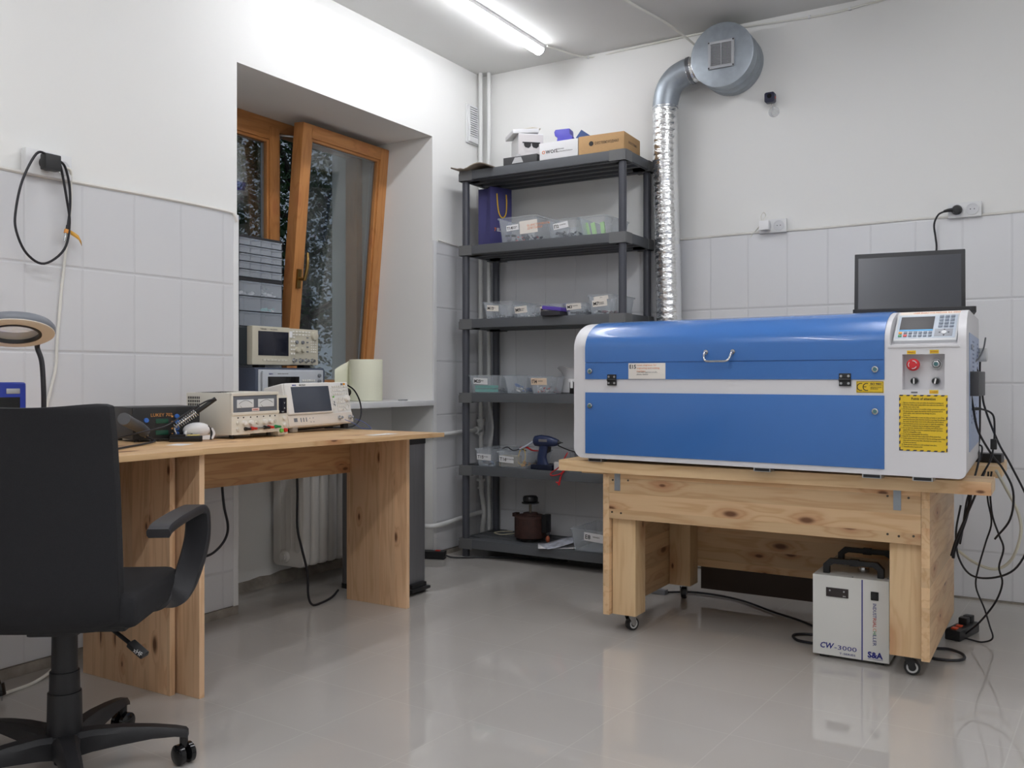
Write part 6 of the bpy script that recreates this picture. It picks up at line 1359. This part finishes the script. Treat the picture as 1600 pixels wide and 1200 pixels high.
q = MB(); q.tube([(-0.050, -0.022, -0.004), (-0.075, -0.024, -0.018), (-0.092, -0.024, -0.06), (-0.086, -0.024, -0.12), (-0.082, -0.024, -0.17), (-0.090, -0.026, -0.24), (-0.09, -0.03, -0.5), (-0.06, -0.1, -0.68)], 0.0042, 8); q.build('plug_cable', RUBBER, BP)
# sockets on the window wall (facing +X)
WS = thing('wall_socket', 'white surface socket block on the window wall holding the looped black lead', 'socket', (0.009, -2.735, 1.725), 90)
q = MB(); q.box(-0.105, 0.060, -0.030, 0.0, -0.038, 0.046, 0.004); q.build('housing', TRIMW, WS)
for cx in (-0.035, 0.027):
    q = MB(); q.lathe([(0, 0.0022), (0.021, 0.0022), (0.024, 0.004), (0.026, 0.0)], 24, Matrix.Translation((cx, -0.029, 0)) @ Mx); q.build('socket_face', MATS['socket_grey'], WS)
CHG = thing('charger_plug', 'black plug charger in the socket block, the loop of lead starting from it', 'charger', (0.040, -2.772, 1.728), 90)
q = MB(); q.cyl((0, 0, 0), (0, -0.012, 0), 0.024, n=22); q.box(-0.026, 0.030, -0.044, -0.010, -0.026, 0.028, 0.006); q.build('charger_body', BLACK, CHG)
q = MB(); q.tube([(-0.012, -0.03, 0.026), (-0.05, -0.03, 0.020), (-0.092, -0.02, -0.075), (-0.112, -0.015, -0.18), (-0.110, -0.015, -0.245), (-0.075, -0.015, -0.315), (-0.012, -0.012, -0.342), (0.060, -0.012, -0.285), (0.080, -0.012, -0.19), (0.062, -0.02, -0.10), (0.045, -0.025, -0.03), (0.030, -0.032, 0.010)], 0.0042, 8); q.build('charger_lead', RUBBER, CHG)
q = MB(); q.tube([(0.030, -0.03, 0.014), (0.058, -0.02, -0.002), (0.078, -0.014, -0.06), (0.082, -0.012, -0.13), (0.074, -0.012, -0.20)], 0.0042, 8); q.cyl((0.074, -0.012, -0.20), (0.069, -0.012, -0.225), 0.0058, n=10); q.build('lead_end', RUBBER, CHG)
q = MB(); q.cyl((0.069, -0.012, -0.215), (0.066, -0.012, -0.228), 0.0072, n=10); q.build('tape_wrap', mat('orange_tape', (222,150,70), 0.5), CHG)
q = MB(); q.cyl((0.066, -0.012, -0.228), (0.061, -0.012, -0.255), 0.0035, n=10); q.build('jack', STEEL, CHG)
q = MB(); q.grid([[(0.082+0.014*i+0.002*j, -0.012-0.006*math.sin(i), -0.215-0.008*i-0.016*j-0.01*max(0, i-2)) for j in range(2)] for i in range(4)]); o = q.build('tape_flag', mat('ochre_tape', (214,160,60), 0.5), CHG); o.modifiers.new('thick', 'SOLIDIFY').thickness = 0.001
tag(MB().tube([(0.040, -2.705, 1.728), (0.045, -2.685, 1.722), (0.022, -2.668, 1.68), (0.020, -2.668, 1.60), (0.018, -2.684, 1.45), (0.016, -2.700, 1.30), (0.016, -2.715, 1.13), (0.016, -2.720, 1.04), (0.018, -2.735, 0.98), (0.02, -2.756, 0.90), (0.02, -2.77, 0.80)], 0.0048, 8).build('white_cable', WCABLE), 'white cord hanging down the tiles from the socket block to the corner desk', 'cable')

# vent on the window wall by the corner
VG = thing('wall_vent', 'white louvred air vent on the window wall beside the corner pipes', 'vent', (0.001, -0.112, 2.495), 90)
q = MB(); q.box(-0.062, 0.062, -0.008, 0, -0.115, 0.115, 0.003)
for x0, x1, z0, z1_b in ((-0.048, 0.048, 0.098, 0.108), (-0.048, 0.048, -0.108, -0.074), (-0.048, -0.040, -0.074, 0.098), (0.040, 0.048, -0.074, 0.098)): q.box(x0, x1, -0.020, -0.007, z0, z1_b, 0.002)
q.build('vent_frame', TRIMW, VG)
q = MB(); q.box(-0.040, 0.040, -0.0095, -0.0082, -0.074, 0.098); q.build('vent_backing', mat('vent_grey', (150,154,162), 0.6), VG)
q = MB()
for k in range(13): q.box(-0.041, 0.041, -0.0185, -0.0095, -0.070+k*0.0130, -0.0632+k*0.0130, 0.0, M=None)
q.build('louvre_slats', TRIMW, VG)

# ------------------------------------------------------------------ heating pipes and radiator
hp = thing('heating_pipe', 'white heating riser pipes with branches in the room corner behind the shelving', 'pipe', (0, 0, 0))
q = MB(); q.tube([(0.034, -0.065, 2.809), (0.034, -0.065, 0.74)], 0.0135, 14, 0); q.tube([(0.036, -0.065, 0.74), (0.038, -0.065, 0.40)], 0.0135, 14, 0); q.tube([(0.038, -0.065, 0.40), (0.042, -0.068, 0.33), (0.062, -0.075, 0.24), (0.066, -0.078, 0.18), (0.055, -0.078, 0.10), (0.05, -0.078, 0.001)], 0.0145, 14)
for z0, z1_b, r_ in ((0.66, 0.745, 0.019), (0.735, 0.755, 0.023), (0.385, 0.40, 0.026), (0.34, 0.352, 0.020)): q.cyl((0.036, -0.065, z0), (0.036, -0.065, z1_b), r_, n=18, bevel=0.002)
q.cyl((0.036, -0.065, 0.692), (0.036, -0.115, 0.690), 0.019, n=18, bevel=0.002); q.cyl((0.036, -0.105, 0.69), (0.036, -0.118, 0.69), 0.023, n=8)
q.build('supply_pipe', PIPEW, hp)
q = MB(); q.tube([(0.080, -0.045, 2.809), (0.080, -0.045, 1.1), (0.080, -0.045, 0.92), (0.095, -0.05, 0.82), (0.118, -0.055, 0.74), (0.115, -0.055, 0.66), (0.090, -0.05, 0.58), (0.082, -0.045, 0.50), (0.082, -0.045, 0.001)], 0.0125, 14); q.build('return_pipe', PIPEW, hp)
q = MB(); q.tube([(0.036, -0.11, 0.690), (0.034, -0.22, 0.688), (0.034, -0.44, 0.683), (0.028, -0.52, 0.682), (-0.04, -0.545, 0.68), (-0.16, -0.56, 0.672), (-0.165, -0.70, 0.672)], 0.0125, 12); q.build('upper_branch', PIPEW, hp)
q = MB(); q.tube([(0.058, -0.08, 0.205), (0.045, -0.16, 0.200), (0.034, -0.30, 0.190), (0.034, -0.45, 0.182), (0.02, -0.53, 0.180), (-0.06, -0.56, 0.178), (-0.16, -0.60, 0.175), (-0.165, -0.70, 0.175)], 0.0135, 12); q.build('lower_branch', PIPEW, hp)
q = MB(); q.box(0.118, 0.140, -0.0135, -0.0085, 0.001, 1.70, 0.001); q.build('wall_trunking', PIPEW, hp)

RD = thing('radiator', 'white cast iron column radiator under the window board', 'radiator', (0, 0, 0))
RADW = mat('white_radiator_paint', (224,221,216), 0.3)
y = -1.437; k = 0
while y < -0.72:
    q = MB(); secs = []
    w_ = 0.056
    for f, ins in ((0.0, 0.024), (0.03, 0.016), (0.10, 0.008), (0.25, 0.002), (0.5, 0.0), (0.75, 0.002), (0.90, 0.008), (0.97, 0.016), (1.0, 0.024)):
        if k == 0 and f < 0.5: ins *= 0.25
        yy = y+w_*f; out_ = rrect(-0.262+ins*0.3, -0.062-ins, 0.098+ins*0.4, 0.690-ins*0.4, 0.026-ins*0.3, 5)
        secs.append([Vector((a, yy, c)) for a, c in out_])
    q.loft(secs)
    for xx in (-0.205, -0.115):
        for v in q.bm.verts:
            pass
    o = q.build('radiator_section', RADW, RD, angle=50)
    y += 0.062; k += 1
q = MB()
for xx in (-0.225, -0.16, -0.098): q.prism(rrect(xx-0.018, xx+0.018, 0.17, 0.64, 0.017, 5), -1.4405, -1.4365, 'Y', 0.0015)
q.cyl((-0.185, -1.437, 0.145), (-0.185, -1.449, 0.145), 0.033, 0.027, 24, bevel=0.003); q.cyl((-0.185, -1.449, 0.145), (-0.185, -1.457, 0.145), 0.019, 0.018, 8, bevel=0.002); q.build('end_plug', RADW, RD)

# ------------------------------------------------------------------ pedal bin, socket strip, loose cables near the desks
BN = thing('pedal_bin', 'tall dark steel pedal bin standing behind the desk end panel', 'bin', (0.055, -1.315, 0.0), 0)
BINS = mat('brushed_dark_steel', (120,120,124), 0.36, 0.45, noise=0.08, nscale=60.0, stretch=(1, 1, 0.05))
q = MB(); q.prism(rrect(0.0, 0.375, 0.0, 0.185, 0.025), 0.022, 0.690, 'Z'); q.build('bin_body', BINS, BN, angle=50)
q = MB(); q.prism(rrect(-0.003, 0.378, -0.003, 0.188, 0.026), 0.690, 0.722, 'Z', 0.004); q.build('lid', BLACK, BN)
q = MB(); q.prism(rrect(-0.003, 0.380, -0.003, 0.188, 0.026), 0.0, 0.023, 'Z', 0.002); q.build('base_ring', BLACK, BN)
q = MB(); q.box(0.375, 0.412, 0.025, 0.165, 0.016, 0.030, 0.005); q.box(0.374, 0.40, 0.04, 0.15, 0.03, 0.05, 0.006); q.build('pedal', BLACK, BN)
EX = thing('socket_strip', 'black extension socket on the floor beside the pedal bin', 'power strip', (0.035, -0.510, 0.001), 20)
MB().box(-0.13, 0.05, -0.030, 0.030, 0, 0.042, 0.006).build('strip_body', BLACK, EX)
MB().box(-0.005, 0.022, -0.010, 0.010, 0.041, 0.047, 0.002).build('switch', REDP, EX)
tag(MB().tube([(0.085, -0.493, 0.02), (0.11, -0.47, 0.008), (0.17, -0.43, 0.006), (0.28, -0.35, 0.006), (0.45, -0.28, 0.006), (0.7, -0.22, 0.006)], 0.0045, 8).build('strip_cable', RUBBER), 'black cable running from the extension socket under the shelving', 'cable')
tag(MB().tube([(0.11, -2.068, 0.72), (0.10, -2.066, 0.60), (0.10, -2.055, 0.483), (0.10, -2.035, 0.402), (0.10, -2.045, 0.352), (0.10, -2.087, 0.312), (0.10, -2.145, 0.293), (0.10, -2.26, 0.30), (0.10, -2.40, 0.36)], 0.0052, 8).build('hanging_cable', RUBBER), 'black cable sagging below the desk beam near the leg panel', 'cable')
tag(MB().tube([(0.172, -1.72, 0.62), (0.176, -1.72, 0.50), (0.185, -1.73, 0.36), (0.20, -1.72, 0.27), (0.215, -1.70, 0.16), (0.21, -1.69, 0.06), (0.205, -1.66, 0.012), (0.20, -1.60, 0.0065), (0.17, -1.50, 0.0065), (0.10, -1.38, 0.0065)], 0.0052, 8).build('hanging_cable', RUBBER), 'black cable hanging before the radiator and trailing to the pedal bin', 'cable')
tag(MB().tube([(0.16, -1.32, 0.60), (0.155, -1.32, 0.53)], 0.0022, 6, 0).build('hanging_string', mat('grey_string', (150,146,138), 0.8)), 'thin string dangling before the radiator beside the bin', 'string')
FP = thing('dangling_plug', 'black mains plug dangling just above the floor behind the chair', 'plug', (0.19, -3.02, 0), 0)
q = MB(); q.tube([(0.10, -3.05, 0.62), (0.12, -3.05, 0.40), (0.16, -3.03, 0.20), (0.185, -3.022, 0.075)], 0.005, 8); q.cyl((0.183, -3.022, 0.085), (0.19, -3.02, 0.055), 0.007, 0.011, 12); q.cyl((0.19, -3.02, 0.056), (0.195, -3.018, 0.018), 0.019, 0.021, 18, bevel=0.003)
for v in q.bm.verts: v.co -= Vector((0.19, -3.02, 0))
q.build('plug_body', BLACKG, FP)
q = MB(); q.cyl((0.002, -0.008, 0.018), (0.002, -0.008, 0.001), 0.0024, n=8); q.cyl((0.008, 0.010, 0.018), (0.008, 0.010, 0.001), 0.0024, n=8); q.build('pin', STEEL, FP)
tag(MB().tube([(0.14, -3.4, 0.006), (0.13, -3.22, 0.006), (0.17, -3.10, 0.006), (0.155, -2.98, 0.006), (0.13, -2.86, 0.006), (0.09, -2.76, 0.03), (0.06, -2.70, 0.09), (0.05, -2.66, 0.16), (0.04, -2.63, 0.3)], 0.0055, 8).build('floor_cable', WCABLE), 'white cable running over the floor at the wall behind the chair', 'cable')
# thin white wiring along the ceiling edge
tag(MB().tube([(0.60, -0.27, 2.80), (0.72, -0.012, 2.795), (0.95, -0.010, 2.796), (1.38, -0.010, 2.800), (1.85, -0.010, 2.775), (2.05, -0.010, 2.770), (2.3, -0.010, 2.785), (2.7, -0.010, 2.790)], 0.0048, 7).build('ceiling_cable', WCABLE), 'thin white cable clipped along the top of the back wall', 'cable')
for x, z in ((0.72, 2.796), (1.93, 2.773), (2.12, 2.774), (2.42, 2.788)):
    tag(MB().box(x-0.006, x+0.006, -0.017, -0.0005, z-0.007, z+0.007, 0.002).build('cable_clip', TRIMW), 'small white clip on the cable along the top of the back wall', 'clip', 'cable clips on the back wall')
tag(MB().tube([(1.20, -0.78, 2.803), (1.22, -0.55, 2.802), (1.27, -0.25, 2.802), (1.33, -0.02, 2.76), (1.36, -0.012, 2.72), (1.40, -0.02, 2.70)], 0.006, 8).build('drum_cable', WCABLE), 'white cable running across the ceiling to the exhaust drum', 'cable')
